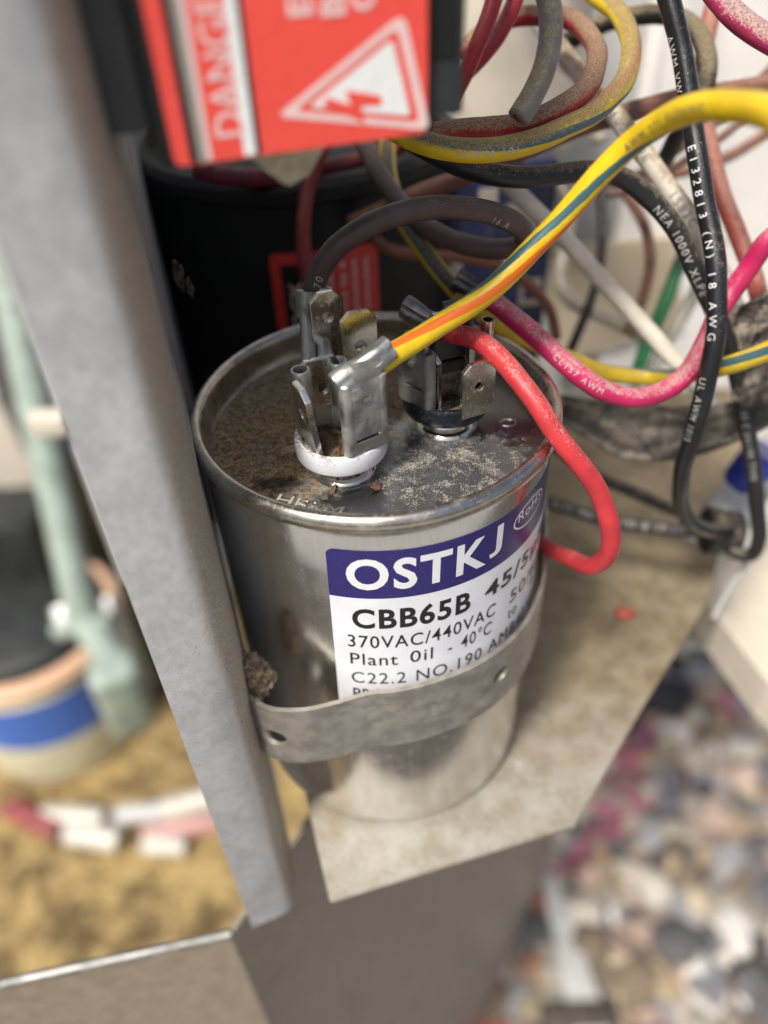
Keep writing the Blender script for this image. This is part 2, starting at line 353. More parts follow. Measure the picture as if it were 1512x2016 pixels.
def extrude(outline, t, holes=(), bev=0.0, step=0.0):
    """flat plate in the xy plane (outline, round holes), z 0..t, as verts and faces"""
    bm = bmesh.new()
    def loop(pts):
        vs = [bm.verts.new((x, y, 0)) for x, y in pts]; return [bm.edges.new((vs[i], vs[(i+1) % len(vs)])) for i in range(len(vs))]
    es = loop(outline)
    for hx, hy, hr in holes:
        es += loop([(hx+hr*math.cos(a*math.pi/12), hy+hr*math.sin(a*math.pi/12)) for a in range(24)])
    bmesh.ops.triangle_fill(bm, use_beauty=True, use_dissolve=False, edges=es)
    bmesh.ops.recalc_face_normals(bm, faces=bm.faces)
    if step:
        xs = [v.co.x for v in bm.verts]; x = min(xs)+step
        while x < max(xs)-1e-4:
            bmesh.ops.bisect_plane(bm, geom=bm.verts[:]+bm.edges[:]+bm.faces[:], plane_co=(x, 0, 0), plane_no=(1, 0, 0), dist=1e-6); x += step
    r = bmesh.ops.extrude_face_region(bm, geom=bm.faces[:])
    for v in [g for g in r['geom'] if isinstance(g, bmesh.types.BMVert)]: v.co.z += t
    bmesh.ops.recalc_face_normals(bm, faces=bm.faces)
    if bev:
        ed = [e for e in bm.edges if len(e.link_faces) == 2 and e.calc_face_angle(0) > 0.9]
        bmesh.ops.bevel(bm, geom=ed, offset=bev, segments=2, affect='EDGES', clamp_overlap=True)
    bm.verts.index_update(); out = [v.co.copy() for v in bm.verts], [[v.index for v in f.verts] for f in bm.faces]; bm.free(); return out
def rounded(pts, r, n=5):
    """polygon with its corners rounded"""
    out = []; N = len(pts)
    for i in range(N):
        p, a, b = V(pts[i]), V(pts[i-1]), V(pts[(i+1) % N])
        da, db = (a-p), (b-p); q = min(r, da.length*0.45, db.length*0.45)
        s, e = p+da.normalized()*q, p+db.normalized()*q
        for k in range(n+1):
            t = k/n; out.append(tuple((1-t)**2*s + 2*t*(1-t)*p + t*t*e))
    return out
def spline(pts, step=0.7):
    P = [V(p) for p in pts]; P = [2*P[0]-P[1]] + P + [2*P[-1]-P[-2]]; out = []
    for i in range(1, len(P)-2):
        a, b, c, d = P[i-1:i+3]
        t0 = 0; t1 = t0+max(1e-4, (b-a).length)**0.5; t2 = t1+max(1e-4, (c-b).length)**0.5; t3 = t2+max(1e-4, (d-c).length)**0.5
        n = max(2, int((c-b).length/step))
        for k in range(n):
            t = t1+(t2-t1)*k/n
            A1 = a*((t1-t)/(t1-t0))+b*((t-t0)/(t1-t0)); A2 = b*((t2-t)/(t2-t1))+c*((t-t1)/(t2-t1)); A3 = c*((t3-t)/(t3-t2))+d*((t-t2)/(t3-t2))
            B1 = A1*((t2-t)/(t2-t0))+A2*((t-t0)/(t2-t0)); B2 = A2*((t3-t)/(t3-t1))+A3*((t-t1)/(t3-t1))
            out.append(B1*((t2-t)/(t2-t1))+B2*((t-t1)/(t2-t1)))
    out.append(P[-2]); return out
class Sweep:
    """a path with frames carried along it; angle 0 is the side that faces +Z-ish at its start"""
    def __init__(s, pts, step=0.7):
        s.c = spline(pts, step); n = len(s.c)
        s.t = [(s.c[min(i+1, n-1)]-s.c[max(i-1, 0)]).normalized() for i in range(n)]
        up = V((0, 0, 1)) if abs(s.t[0].z) < 0.9 else V((0, -1, 0))
        s.n = [(up-s.t[0]*up.dot(s.t[0])).normalized()]
        for i in range(1, n):
            q = s.t[i-1].rotation_difference(s.t[i]); v = q @ s.n[-1]; s.n.append((v-s.t[i]*v.dot(s.t[i])).normalized())
        s.b = [s.t[i].cross(s.n[i]) for i in range(n)]
        s.s = [0.0]
        for i in range(1, n): s.s.append(s.s[-1]+(s.c[i]-s.c[i-1]).length)
    def wobble(s, amp, seed):
        for i, c in enumerate(s.c):
            q = V((s.s[i]*.11, seed*7.3, 0)); s.c[i] = c+s.n[i]*amp*mnoise.noise(q)+s.b[i]*amp*mnoise.noise(q+V((0, 31, 5)))
    def at(s, d):
        d = max(0, min(s.s[-1]-1e-4, d)); lo, hi = 0, len(s.s)-1
        while hi-lo > 1:
            m = (lo+hi)//2
            if s.s[m] <= d: lo = m
            else: hi = m
        f = (d-s.s[lo])/max(1e-6, s.s[hi]-s.s[lo])
        L = lambda A: A[lo].lerp(A[hi], f)
        return L(s.c), L(s.t).normalized(), L(s.n).normalized(), L(s.b).normalized()
    def angle_to(s, d, target):
        c, t, n, b = s.at(d); v = V(target)-c; return math.atan2(v.dot(b), v.dot(n))
    def nearest(s, p):
        p = V(p); return s.s[min(range(len(s.c)), key=lambda i: (s.c[i]-p).length)]
    def tube(s, r, segs=20, rad=None, cap=True):
        vs, fs, uv = [], [], []; n = len(s.c)
        for i in range(n):
            rr = r*(rad(s.s[i]) if rad else 1)
            for k in range(segs+1):
                a = 2*math.pi*k/segs
                vs.append(s.c[i]+(s.n[i]*math.cos(a)+s.b[i]*math.sin(a))*rr); uv.append((s.s[i], k/segs))
        m = segs+1
        for i in range(n-1):
            for k in range(segs): fs.append([i*m+k, i*m+k+1, (i+1)*m+k+1, (i+1)*m+k])
        if cap:
            for i in (0, n-1):
                o = len(vs); vs.append(s.c[i]); uv.append((s.s[i], 0.5))
                for k in range(segs): fs.append([o, i*m+k, i*m+k+1])
        return vs, fs, uv
_tc = {}
def text2d(body, bold=0.0, space=1.0):
    """outline text as flat triangles, capital height 1, lower left of the first letter at the origin"""
    key = (body, bold, space)
    if key in _tc: return _tc[key]
    def raw(s):
        cu = bpy.data.curves.new('t', 'FONT'); cu.body = s; cu.offset = bold; cu.resolution_u = 4; cu.space_character = space; cu.fill_mode = 'FRONT'
        ob = bpy.data.objects.new('t', cu); COL.objects.link(ob); bpy.context.view_layer.update()
        me = bpy.data.meshes.new_from_object(ob.evaluated_get(bpy.context.evaluated_depsgraph_get()))
        r = [(v.co.x, v.co.y) for v in me.vertices], [list(p.vertices) for p in me.polygons]
        bpy.data.objects.remove(ob); bpy.data.curves.remove(cu); bpy.data.meshes.remove(me); return r
    H = raw('H')[0]; y0 = min(p[1] for p in H); h = max(p[1] for p in H)-y0
    vs, fs = raw(body); x0 = min(p[0] for p in vs)
    r = [((x-x0)/h, (y-y0)/h) for x, y in vs], fs; _tc[key] = r; return r
def cut2d(vs, fs, sx, sy):
    bm = bmesh.new(); B = [bm.verts.new((x, y, 0)) for x, y in vs]
    for f in fs:
        try: bm.faces.new([B[i] for i in f])
        except ValueError: pass
    for ax, st in ((0, sx), (1, sy)):
        if not st: continue
        lo = min(v.co[ax] for v in bm.verts); hi = max(v.co[ax] for v in bm.verts); x = lo+st
        while x < hi:
            co = [0, 0, 0]; co[ax] = x; no = [0, 0, 0]; no[ax] = 1
            bmesh.ops.bisect_plane(bm, geom=bm.verts[:]+bm.edges[:]+bm.faces[:], plane_co=co, plane_no=no, dist=1e-6); x += st
    bm.verts.index_update(); r = [(v.co.x, v.co.y) for v in bm.verts], [[v.index for v in f.verts] for f in bm.faces]; bm.free(); return r
def text_fit(body, h, width=None, bold=0.0, x=0.0, y=0.0, space=1.0):
    vs, fs = text2d(body, bold, space)
    if body == 'J': lo = min(p[1] for p in vs); vs = [(a, (b-lo)/(1-lo)) for a, b in vs]
    W = max(p[0] for p in vs)*h; k = (width/W) if width else 1.0
    return [(x+p[0]*h*k, y+p[1]*h) for p in vs], fs
def wire(name, label, pts, dia, mat, group='wires in the wiring compartment', texts=(), cat='wire', rad=None, step=0.7, segs=20):
    """one insulated wire; printed characters lie on its surface as a child mesh"""
    sd_ = len(label)+pts[0][0]; sw = Sweep(pts, step); sw.wobble(.28, sd_); vs, fs, uv = sw.tube(dia/2, segs, rad or (lambda d: 1+.045*mnoise.noise(V((d*.16, sd_, 3)))+.02*mnoise.noise(V((d*.9, sd_, 9)))))
    o = mk(name, vs, fs, mat, None, True, uv, org=sw.c[0], sharp=False); tag(o, label, cat, group)
    for body, near, h, m, *opt in texts:
        flip = opt[0] if opt else False; roll = opt[1] if len(opt) > 1 else 0.0; wd = opt[2] if len(opt) > 2 else None
        d0 = sw.nearest(near); sp_ = 1.3
        if wd:
            w1, w2 = (max(p[0] for p in text2d(body, 0.0, q)[0])*h*.88 for q in (1.0, 2.0)); sp_ = 1.0+(wd-w1)/(w2-w1)
        v2, f2 = text_fit(body, h*.88, None, 0.0, space=sp_); v2, f2 = cut2d(v2, f2, 0.5, 0.22)
        W = max(p[0] for p in v2); R = dia/2*1.03+0.04; out = []
        for x, y in v2:
            if flip: x, y = W-x, h-y
            c, t, n, b = sw.at(d0-W/2+x); a0 = sw.angle_to(d0-W/2+x, CAM_POS)+roll
            a = a0-(y-h/2)/R; out.append(c+(n*math.cos(a)+b*math.sin(a))*R)
        mk('lettering', out, f2, m, o, False)
    return o, sw

EX = V((0.9703, 0.2420, 0)); EY = V((-0.2420, 0.9703, 0)); EZ = V((0, 0, 1))

# =================================================================== THE GROUND
Z_G = -677.0
g = mk('ground', [(-40000, -40000, Z_G), (40000, -40000, Z_G), (40000, 40000, Z_G), (-40000, 40000, Z_G)], [[0, 1, 2, 3]], M_['shade_toned_soil'], None, False); tag(g, kind='structure')
tag(mk('path', *box((-5000, -2200, Z_G-60), (5000, -570, Z_G+12), 6, 2), M_['added_paving'], None, True, org=(0, -1300, Z_G)), kind='structure')  # unseen slab, added to brighten the upper part of the can's reflection
gv, gf = [], []
NX, NY = 60, 60
for j in range(NY+1):
    for i in range(NX+1):
        x = -1400+1350*i/NX; y = -300+1400*j/NY
        gv.append((x, y, Z_G+4+10*abs(mnoise.noise(V((x, y, 0))*0.02))+5*mnoise.noise(V((x, y, 3))*0.07)))
for j in range(NY):
    for i in range(NX): gf.append([j*(NX+1)+i, j*(NX+1)+i+1, (j+1)*(NX+1)+i+1, (j+1)*(NX+1)+i])
tag(mk('dry_mulch', gv, gf, M_['golden'], None, True, sharp=False), 'dry mulch and straw, painted sunlit gold, covering the ground beside the cabinet', 'mulch', kind='stuff')

def ico(sub=1):
    bm = bmesh.new(); bmesh.ops.create_icosphere(bm, subdivisions=sub, radius=1); bm.verts.index_update()
    r = [v.co.copy() for v in bm.verts], [[v.index for v in f.verts] for f in bm.faces]; bm.free(); return r
ICO1, ICO2, ICO3 = ico(1), ico(2), ico(3)
def stone(c, size, seed, base=ICO2):
    rnd = random.Random(seed); sx, sy, sz = size*rnd.uniform(.75, 1.25), size*rnd.uniform(.6, 1.0), size*rnd.uniform(.4, .7)
    rot = Euler((rnd.uniform(-.5, .5), rnd.uniform(-.5, .5), rnd.uniform(0, 6.3))).to_matrix(); o = V((rnd.uniform(0, 99), rnd.uniform(0, 99), 0)); out = []
    for v in base[0]:
        q = v*(1+0.42*mnoise.noise(v*1.5+o)); out.append(V(c)+rot @ V((q.x*sx, q.y*sy, q.z*sz)))
    return out, base[1]
PAL = [(.40, .36, .30), (.48, .45, .39), (.30, .27, .23), (.14, .135, .14), (.22, .22, .24), (.46, .36, .30), (.34, .26, .18), (.62, .60, .56), (.22, .17, .12), (.40, .31, .20), (.10, .095, .10), (.36, .27, .22), (.46, .39, .27), (.30, .30, .31)]
def gravel(name, n, xr, yr, smin, smax, seed, avoid=None):
    rnd = random.Random(seed); parts = []; tint = []
    for i in range(n):
        x, y = rnd.uniform(*xr), rnd.uniform(*yr)
        if avoid and avoid(x, y): continue
        s = rnd.uniform(smin, smax)*rnd.choice((.7, 1, 1, 1.3)); p = stone((x, y, Z_G+s*rnd.uniform(.1, .55)), s, seed*7919+i, ICO1 if s < smax*.75 else ICO2)
        k = rnd.uniform(.6, 1.08); c = rnd.choice(PAL); tint += [(c[0]*k, c[1]*k, c[2]*k, 1)]*len(p[0]); parts.append(p)
    vs, fs = join(*parts); o = mk(name, vs, fs, M_['stone'], None, True, sharp=True)
    a = o.data.color_attributes.new('tint', 'FLOAT_COLOR', 'POINT')
    for i, c in enumerate(tint): a.data[i].color = c
    return o
tag(gravel('gravel', 3000, (20, 720), (-60, 900), 10, 21, 3), 'mixed tan grey and brown gravel covering the ground below the shelf', 'gravel', kind='stuff')
def pebble(c, s, tint, label, seed, zs=0.5, cat='stone', name='pebble', grp=None):
    vs, fs = stone((c[0], c[1], Z_G+s*zs), s, seed, ICO3); o = mk(name, vs, fs, M_['stone'], None, True, org=(c[0], c[1], Z_G), sharp=False)
    a = o.data.color_attributes.new('tint', 'FLOAT_COLOR', 'POINT')
    for d in a.data: d.color = (*tint, 1)
    tag(o, label, cat, grp); return o
G1 = 'coloured pebbles lying on the gravel'
PEB = [
 ((393.25, 428.04, -660.00), 17, (.42, .03, .20), 'deep magenta pebble at the upper right of the gravel'),
 ((271.17, 372.30, -650.00), 30, (.62, .20, .24), 'large rosy pink stone beside the edge of the shelf'),
 ((237.20, 305.37, -655.00), 27, (.50, .15, .23), 'dull mauve stone just below the large rosy pink stone'),
 ((197.72, 285.48, -655.00), 22, (.36, .06, .07), 'dark red stone nearest the right front corner of the shelf'),
 ((206.18, 216.48, -655.00), 22, (.80, .78, .72), 'white squarish stone beside the grey edging strip'),
 ((310.99, 190.48, -650.00), 36, (.76, .74, .70), 'biggest white stone at the right edge of the gravel'),
 ((311.77, 134.42, -655.00), 24, (.78, .77, .74), 'white stone at the lower right corner of the picture'),
 ((293.16, 323.49, -652.00), 30, (.17, .16, .19), 'slate grey stone right of the mauve stone'),
 ((338.65, 369.46, -652.00), 34, (.52, .44, .36), 'smooth beige stone below the deep magenta pebble'),
 ((321.36, 450.57, -640.00), 62, (.03, .03, .035), 'large black stone next to the long edge of the shelf'),
 ((206.77, 271.85, -650.00), 17, (.62, .38, .12), 'small orange stone by the dark red stone'),
 ((260.56, 157.63, -655.00), 26, (.62, .50, .44), 'pale pinkish beige stone low in the gravel'),
 ((239.81, 122.01, -655.00), 26, (.66, .54, .46), 'long flesh coloured stone at the bottom of the picture'),
 ((197.71, 148.21, -655.00), 25, (.30, .30, .33), 'grey stone left of the flesh coloured stone'),
 ((95.55, 140.96, -655.00), 34, (.35, .36, .38), 'round blue grey stone left of the grey edging strip at the bottom'),
 ((59.36, 142.73, -655.00), 22, (.55, .43, .30), 'tan stone beside the round blue grey stone'),
 ((141.76, 227.08, -655.00), 30, (.26, .10, .07), 'rust brown stone in the shade under the shelf corner'),
 ((121.94, 173.16, -655.00), 30, (.32, .16, .11), 'brick brown stone left of the grey edging strip'),
]
for i, (c, s, tint, lab) in enumerate(PEB): pebble(c, s*.62, tuple(x*.8 for x in tint), lab, 100+i, grp=G1)
def petal(c, size, seed):
    rnd = random.Random(seed); e = Euler((rnd.uniform(-.7, .7), rnd.uniform(-.7, .7), rnd.uniform(0, 6.3))).to_matrix(); vs, fs = [], []; NU, NV = 8, 5
    for i in range(NU+1):
        for j in range(NV+1):
            u, v = i/NU*2-1, j/NV*2-1; wd = .62*math.sqrt(max(0.004, 1-u*u))*(1+.25*u)
            z = .35*(v*wd)**2*2+.3*u*u+.18*mnoise.noise(V((u*2, v*2, seed))); q = e @ V((u*size, v*wd*size, z*size)); vs.append(V(c)+q)
    for i in range(NU):
        for j in range(NV): a = i*(NV+1)+j; fs.append([a, a+1, a+NV+2, a+NV+1])
    o = mk('petal', vs, fs, M_['petal'], None, True, org=(c[0], c[1], Z_G), sharp=False)
    md = o.modifiers.new('thickness', 'SOLIDIFY'); md.thickness = .6*MM
    return tag(o, 'dried magenta pink petal lying on the gravel near the shelf edge', 'petal', 'dried petals on the gravel')
for i, c in enumerate([(276.50, 378.39, -648.00), (258.77, 359.29, -648.00), (250.49, 366.02, -648.00), (234.88, 342.40, -648.00), (243.75, 324.14, -648.00), (249.72, 306.62, -648.00), (228.16, 295.57, -648.00), (218.16, 308.42, -648.00), (204.33, 284.35, -648.00), (187.47, 267.76, -648.00), (219.11, 280.84, -648.00), (390.57, 429.04, -648.00), (393.93, 409.47, -648.00), (288.96, 395.86, -648.00), (218.44, 331.47, -648.00), (178.73, 251.76, -648.00), (265.71, 334.62, -648.00), (156.66, 242.91, -648.00)]): petal(c, random.Random(i).uniform(10, 19), 40+i)
# offcuts of plastic pipe lying on the mulch, left of the post
for lab, a, b, r, m in (
 ('white pipe offcut lying on the mulch below the cream tub', (-384.04, 340.26, -662.00), (-316.19, 333.53, -662.00), 12, 'pipe_white'),
 ('short white pipe offcut with a pinkish end lying lower on the mulch', (-350.97, 319.57, -662.00), (-294.23, 308.07, -662.00), 13, 'pipe_white'),
 ('dull white pipe offcut touching the outline of the post', (-253.98, 339.27, -662.00), (-167.09, 355.65, -662.00), 13, 'pipe_white'),
 ('grey white pipe offcut between the tub and the post', (-303.04, 336.25, -662.00), (-254.89, 338.16, -662.00), 10, 'grey_paint'),
 ('pink pipe offcut beside the post', (-268.47, 313.85, -662.00), (-169.63, 325.24, -662.00), 11, 'pipe_pink'),
 ('pale pipe stub under the pink pipe offcut', (-266.13, 301.58, -662.00), (-222.69, 297.01, -662.00), 10, 'pipe_white'),
 ('dark red pipe offcut at the left of the white ones', (-423.84, 352.49, -662.00), (-359.54, 321.17, -662.00), 12, 'pipe_red')):
    a, b = V(a), V(b); sw = Sweep([a, a.lerp(b, .5)+V((0, 0, 2)), b], 6); vs, fs, uv = sw.tube(r, 16); tag(mk('pipe_offcut', vs, fs, M_[m], None, True, org=a), lab, 'pipe offcut', 'pipe offcuts lying on the mulch')
# grey edging strip on the ground
a, b = V((143.51, 285.53, -660.00)), V((158.15, 104.25, -660.00)); d = (b-a).normalized(); n = V((d.y, -d.x, 0))
vs = []
for p, wd in ((a, 4), (a.lerp(b, .5), 10), (b+d*200, 34)):
    for s in (-1, 1): vs += [(p+n*s*wd)[:2]+(Z_G,), (p+n*s*wd)[:2]+(Z_G+26,)]
fs = [[0, 2, 6, 4], [1, 3, 7, 5], [0, 1, 5, 4], [2, 3, 7, 6], [4, 6, 10, 8], [5, 7, 11, 9], [4, 5, 9, 8], [6, 7, 11, 10], [0, 1, 3, 2], [8, 9, 11, 10]]
tag(mk('edging_strip', vs, fs, M_['kerb'], None, False, org=(b.x, b.y, Z_G)), 'tapering pale grey edging strip lying across the gravel', 'edging')
bx = V((151.02, 124.34, -655.00)); tag(mk('rubber_scrap', *box(bx-V((34, 14, 22)), bx+V((34, 10, 6)), 6), M_['rubber'], None, True, org=(bx.x, bx.y, Z_G)), 'black rubber scrap at the bottom edge beside the edging strip', 'rubber scrap')
bx = V((73.68, 121.44, -655.00)); tag(mk('bottle_top', *xf(lathe([(0, 0), (14, 0), (16, 2), (16, 12), (13, 16), (0, 16)], 32), Matrix.Translation((bx.x, bx.y, Z_G))), M_['red_plastic'], None, True, org=(bx.x, bx.y, Z_G)), 'small bright red bottle top lying at the bottom edge of the picture', 'bottle top')

# cream tub behind the post
tc = V((-395.10, 481.86, -677.00)); t = thing('tub', 'round cream tub with blue label, rim painted orange as if lit, and dark top', 'tub', (tc.x, tc.y, Z_G))
R = 100
mk('tub_body', *lathe([(0, 0), (R-14, 0), (R-5, 4), (R, 16), (R, 165), (R-3, 172), (0, 172)], 64, (tc.x, tc.y), Z_G), M_['tub_cream'], t)
bl = []; bf = []
for i in range(41):
    a = math.radians(-112+ i*92/40); 
    for z in (80, 150): bl.append((tc.x+(R+.6)*math.cos(a), tc.y+(R+.6)*math.sin(a), Z_G+z))
for i in range(40): bf.append([2*i, 2*i+2, 2*i+3, 2*i+1])
mk('blue_label', bl, bf, M_['blue_band'], t)
mk('orange_lit_rim', *lathe([(R-8, 166), (R+3, 166), (R+4, 174), (R-2, 180), (R-10, 180)], 64, (tc.x, tc.y), Z_G, True), M_['orange'], t)
mk('tub_lid', *lathe([(0, 200), (R-34, 198), (R-16, 190), (R-9, 174), (R-9, 160), (0, 160)], 64, (tc.x, tc.y), Z_G, True), M_['dark_steel'], t)
# green line-set pipe with valve
p0, p1 = V((-330.90, 595.98, -170.34)), V((-292.71, 415.25, -434.94))
t = thing('green_pipe', 'pale green vertical pipe with bolted valve joint behind the post', 'pipe', p1)
sw = Sweep([p0+(p0-p1)*.6, p0, p0.lerp(p1, .5), p1], 4); vs, fs, uv = sw.tube(15.5, 28); mk('pipe', vs, fs, M_['green'], t)
ax = (p1-p0).normalized()
q = ax.to_track_quat('Z', 'Y').to_matrix().to_4x4(); q.translation = p1
mk('flange', *xf(box((-27, -20, -7), (27, 20, 7), 5), q), M_['green'], t)
for sx in (-1, 1): mk('bolt', *xf(lathe([(0, -10), (5, -10), (6, -8), (6, 7), (0, 7)], 6), q @ Matrix.Translation((sx*21, -15, 0)) @ Matrix.Scale(1.8, 4)), M_['galv'], t)
pv = V((-239.11, 330.28, -440.13))
mk('valve_body', *xf(box((-20, -18, -40), (22, 18, 44), 11, 3), Matrix.Translation(pv) @ Matrix.Rotation(.4, 4, 'Z')), M_['green'], t)
sw = Sweep([p1, p1.lerp(pv, .5)+V((4, 4, 0)), pv], 3); vs, fs, uv = sw.tube(15, 20); mk('elbow', vs, fs, M_['green'], t)
# dark equipment far left and sunlit board
bp = V((-464.82, 527.15, -520.82)); tag(mk('equipment_case', *box(bp-V((200, 10, 110)), bp+V((100, 200, 120)), 12), M_['dark_steel'], None, True, org=bp-V((0, 0, 110))), 'dark blurred equipment case at the left edge behind the green pipe', 'equipment case')
bp = V((-433.54, 596.40, -366.80)); tag(mk('board', *xf(box((-120, -8, -100), (60, 8, 80), 4), Matrix.Translation(bp) @ Matrix.Rotation(-.1, 4, 'Y')), M_['cream'], None, True, org=bp-V((0, 0, 60))), 'bright cream board at the left edge beside the green pipe', 'board')
bp = V((-124.16, 157.62, -30.76)); tag(mk('plastic_clip', *box(bp-V((7, 4, 4.5)), bp+V((7, 4, 4.5)), 2), M_['cream'], None, True, org=bp), 'small cream clip between the green pipe and the post', 'clip')

# =================================================================== CABINET SHEET METAL
# lower cabinet walls, an open corner seen from above
c0 = V((-34.7, -31.4, -30)); dl = V((math.cos(math.radians(188.9)), math.sin(math.radians(188.9)), 0)); dr = V((math.cos(math.radians(57.2)), math.sin(math.radians(57.2)), 0))
t = thing('cabinet_base', 'brown grey lower cabinet wall with a bent corner under the post', 'cabinet', (c0.x, c0.y, Z_G))
def wall_strip(name, a, b, ztop, zbot, th, inward):
    vs = []
    n = V(inward)
    for p in (a, b):
        for z in (ztop, zbot): vs += [(p.x, p.y, z), ((p+n*th).x, (p+n*th).y, z)]
    return mk(name, vs, [[0, 4, 6, 2], [1, 5, 7, 3], [0, 1, 5, 4], [2, 3, 7, 6], [0, 1, 3, 2], [4, 5, 7, 6]], M_['base'], t, False)
wall_strip('front_wall', c0, c0+dl*230, -30, Z_G, 1.2, (-dl.y*-1, dl.x*-1, 0) if False else (0.15, 0.99, 0))
wall_strip('side_wall', c0, c0+dr*330, -30, Z_G, 1.2, (-0.84, 0.54, 0))
# slightly rolled top hem of the front wall
sw = Sweep([c0+V((0, .5, -.2)), c0+dl*100+V((0, .5, -.2)), c0+dl*228+V((0, .5, -.2))], 6); vs, fs, uv = sw.tube(1.0, 12); mk('hem', vs, fs, M_['crimp_worn'], t)

# shelf the capacitor stands on
out = [(-12.1, -38), (32, -27), (50.5, -3.8), (74.5, 24.9), (83.9, 42.9), (124, 112), (-46, 112), (-16.6, -19.8)]
vs, fs = extrude(out, 1.2, bev=0.25); vs = [V((v.x, v.y, v.z-1.2)) for v in vs]
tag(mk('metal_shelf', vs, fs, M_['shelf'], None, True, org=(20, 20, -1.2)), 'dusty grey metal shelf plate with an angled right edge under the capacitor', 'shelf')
rs = V((53.96, 21.32, 1.00)); tag(mk('red_scrap', *xf(ico(2), Matrix.Translation(rs) @ Matrix.Diagonal((2.6, 1.6, 1.0, 1))), M_['red_plastic'], None, True, org=(rs.x, rs.y, 0)), 'small red scrap lying on the dusty shelf', 'scrap')

# galvanised corner post
t = None
zb, zt = -22.0, 175.0
prof = [V((-29.0, -33.1, 0)), V((-23.6, -31.0, 0)), V((-22.0, -30.0, 0)), V((-21.05, -28.6, 0)), V((-20.75, -26.6, 0)), V((-21.2, -22, 0)), V((-26.5, -1, 0)), V((-33, 25, 0)), V((-45, 74, 0)), V((-50, 130, 0))]
prof = [V(p) for p in spline(prof[:6], .5)] + prof[6:]
inn = []
for i, p in enumerate(prof):
    a, b = prof[max(0, i-1)], prof[min(len(prof)-1, i+1)]; tn = (b-a).normalized(); inn.append(p+V((-tn.y, tn.x, 0))*0.9)
ring = prof+inn[::-1]; N = len(ring); vs = [(p.x, p.y, zb) for p in ring]+[(p.x, p.y, zt) for p in ring]
fs = [[i, (i+1) % N, N+(i+1) % N, N+i] for i in range(N)]; n = len(prof)
for o in (0, N): fs += [[o+i, o+i+1, o+N-2-i, o+N-1-i] for i in range(n-1)]
tag(mk('corner_post', vs, fs, M_['post'], None, True, org=(-25, -30, zb)), 'galvanised sheet metal corner post with rounded fold left of the capacitor', 'post')

# =================================================================== CAPACITOR
cap = thing('capacitor', 'round silver motor capacitor with blue and white label standing on the shelf', 'capacitor', (0, 0, 0))
RB, H, RR, ZL = 25.3, 76.1, 26.4, 71.0
mk('can', *lathe([(0, 0.15), (23.0, 0.15), (24.3, .5), (25.0, 1.3), (RB, 2.6)]+[(RB, 2.6+i*(H-6.4)/10) for i in range(1, 11)]+[(25.0, H-3.0), (24.8, H-2.4)], 160), M_['can'], cap)
pr = []                                     # rolled rim
for i in range(17):
    a = math.radians(-115+i*(300)/16); pr.append((RR-1.15+1.15*math.cos(a)*(1 if math.cos(a) > 0 else .8), H-1.35+1.35*math.sin(a)))
mk('rim', *lathe(pr+[(24.35, H-2.6), (24.25, ZL+.7), (23.9, ZL+.1)], 160), M_['rim'], cap)
lid = mk('lid', *lathe([(23.95, ZL+.12), (23.0, ZL), (18, ZL+.02), (12, ZL), (6, ZL), (0, ZL)], 160), M_['lid'], cap)
# stamped letters on the lid
vs, fs = text_fit('HERM', 2.0, 9.2, 0.0)
bm = bmesh.new(); B = [bm.verts.new((x, y, 0)) for x, y in vs]
for f in fs: bm.faces.new([B[i] for i in f])
bmesh.ops.solidify(bm, geom=bm.faces[:], thickness=0.22) if False else None
r = bmesh.ops.extrude_face_region(bm, geom=bm.faces[:])
for v in [x for x in r['geom'] if isinstance(x, bmesh.types.BMVert)]: v.co.z += .16
bm.verts.index_update(); stamp = [v.co.copy() for v in bm.verts], [[v.index for v in f.verts] for f in bm.faces]; bm.free()
aa = math.radians(-21); mk('stamped_letters', *xf(stamp, frame((-13.9, -16.4, ZL+.01), (math.cos(aa), math.sin(aa), 0), (-math.sin(aa), math.cos(aa), 0), EZ)), M_['eyelet'], lid, False)
mk('stamped_letter', *xf(xf(lathe([(.9, 0), (1.0, .12), (1.25, .12), (1.35, 0)], 24), Matrix.Diagonal((1, .75, 1, 1))), Matrix.Translation((19.21, -0.87, 71.02))), M_['eyelet'], lid)

# ---- label wrapped on the can
def on_can(p, off, th0=-16.3, z0=70.4, rot=math.radians(-1.2)):
    x, y = p; xr = x*math.cos(rot)-y*math.sin(rot); yr = x*math.sin(rot)+y*math.cos(rot)
    a = math.radians(th0)+xr/25.4; R = RB+off; return (R*math.sin(a), -R*math.cos(a), z0+yr)
def wrap(name, vs, fs, off, mat, parent):
    vs, fs = cut2d(vs, fs, .6, 0); return mk(name, [on_can(p, off) for p in vs], fs, mat, parent, False)
def rect(x0, y0, x1, y1): return [(x0, y0), (x1, y0), (x1, y1), (x0, y1)], [[0, 1, 2, 3]]
LW = 62
cor = [(1.2*(1-math.cos(a*math.pi/12)), -1.2*(1-math.sin(a*math.pi/12))) for a in range(7)]
pl = [(0, -36)]+cor+[(LW, 0), (LW, -36)]
label = wrap('label', pl, [list(range(len(pl)))], .05, M_['paper'], cap)
pl = [(0, -8.75)]+cor+[(LW, 0), (LW, -8.75)]
wrap('brand_band', pl, [list(range(len(pl)))], .075, M_['navy'], label)
ARC = lambda th: math.radians(th+16.3)*25.4
def ltext(body, th, base, h, th2=None, bold=0.0, mat='ink'):
    x = ARC(th); vs, fs = text_fit(body, h, (ARC(th2)-x) if th2 is not None else None, bold, x, base-70.4+0.021*(x), 1.12)
    wrap('lettering', vs, fs, .10, M_[mat], label)
ltext('OSTK', -10.8, 63.3, 5.5, 32.6, .028, 'white_ink'); ltext('J', 33.8, 63.5, 5.3, 38.9, .022, 'white_ink')
ltext('CBB65B', -9.8, 55.6, 3.9, 28.0, .028)
ltext('45/5µF', 33.5, 55.7, 3.0, 71, .022)
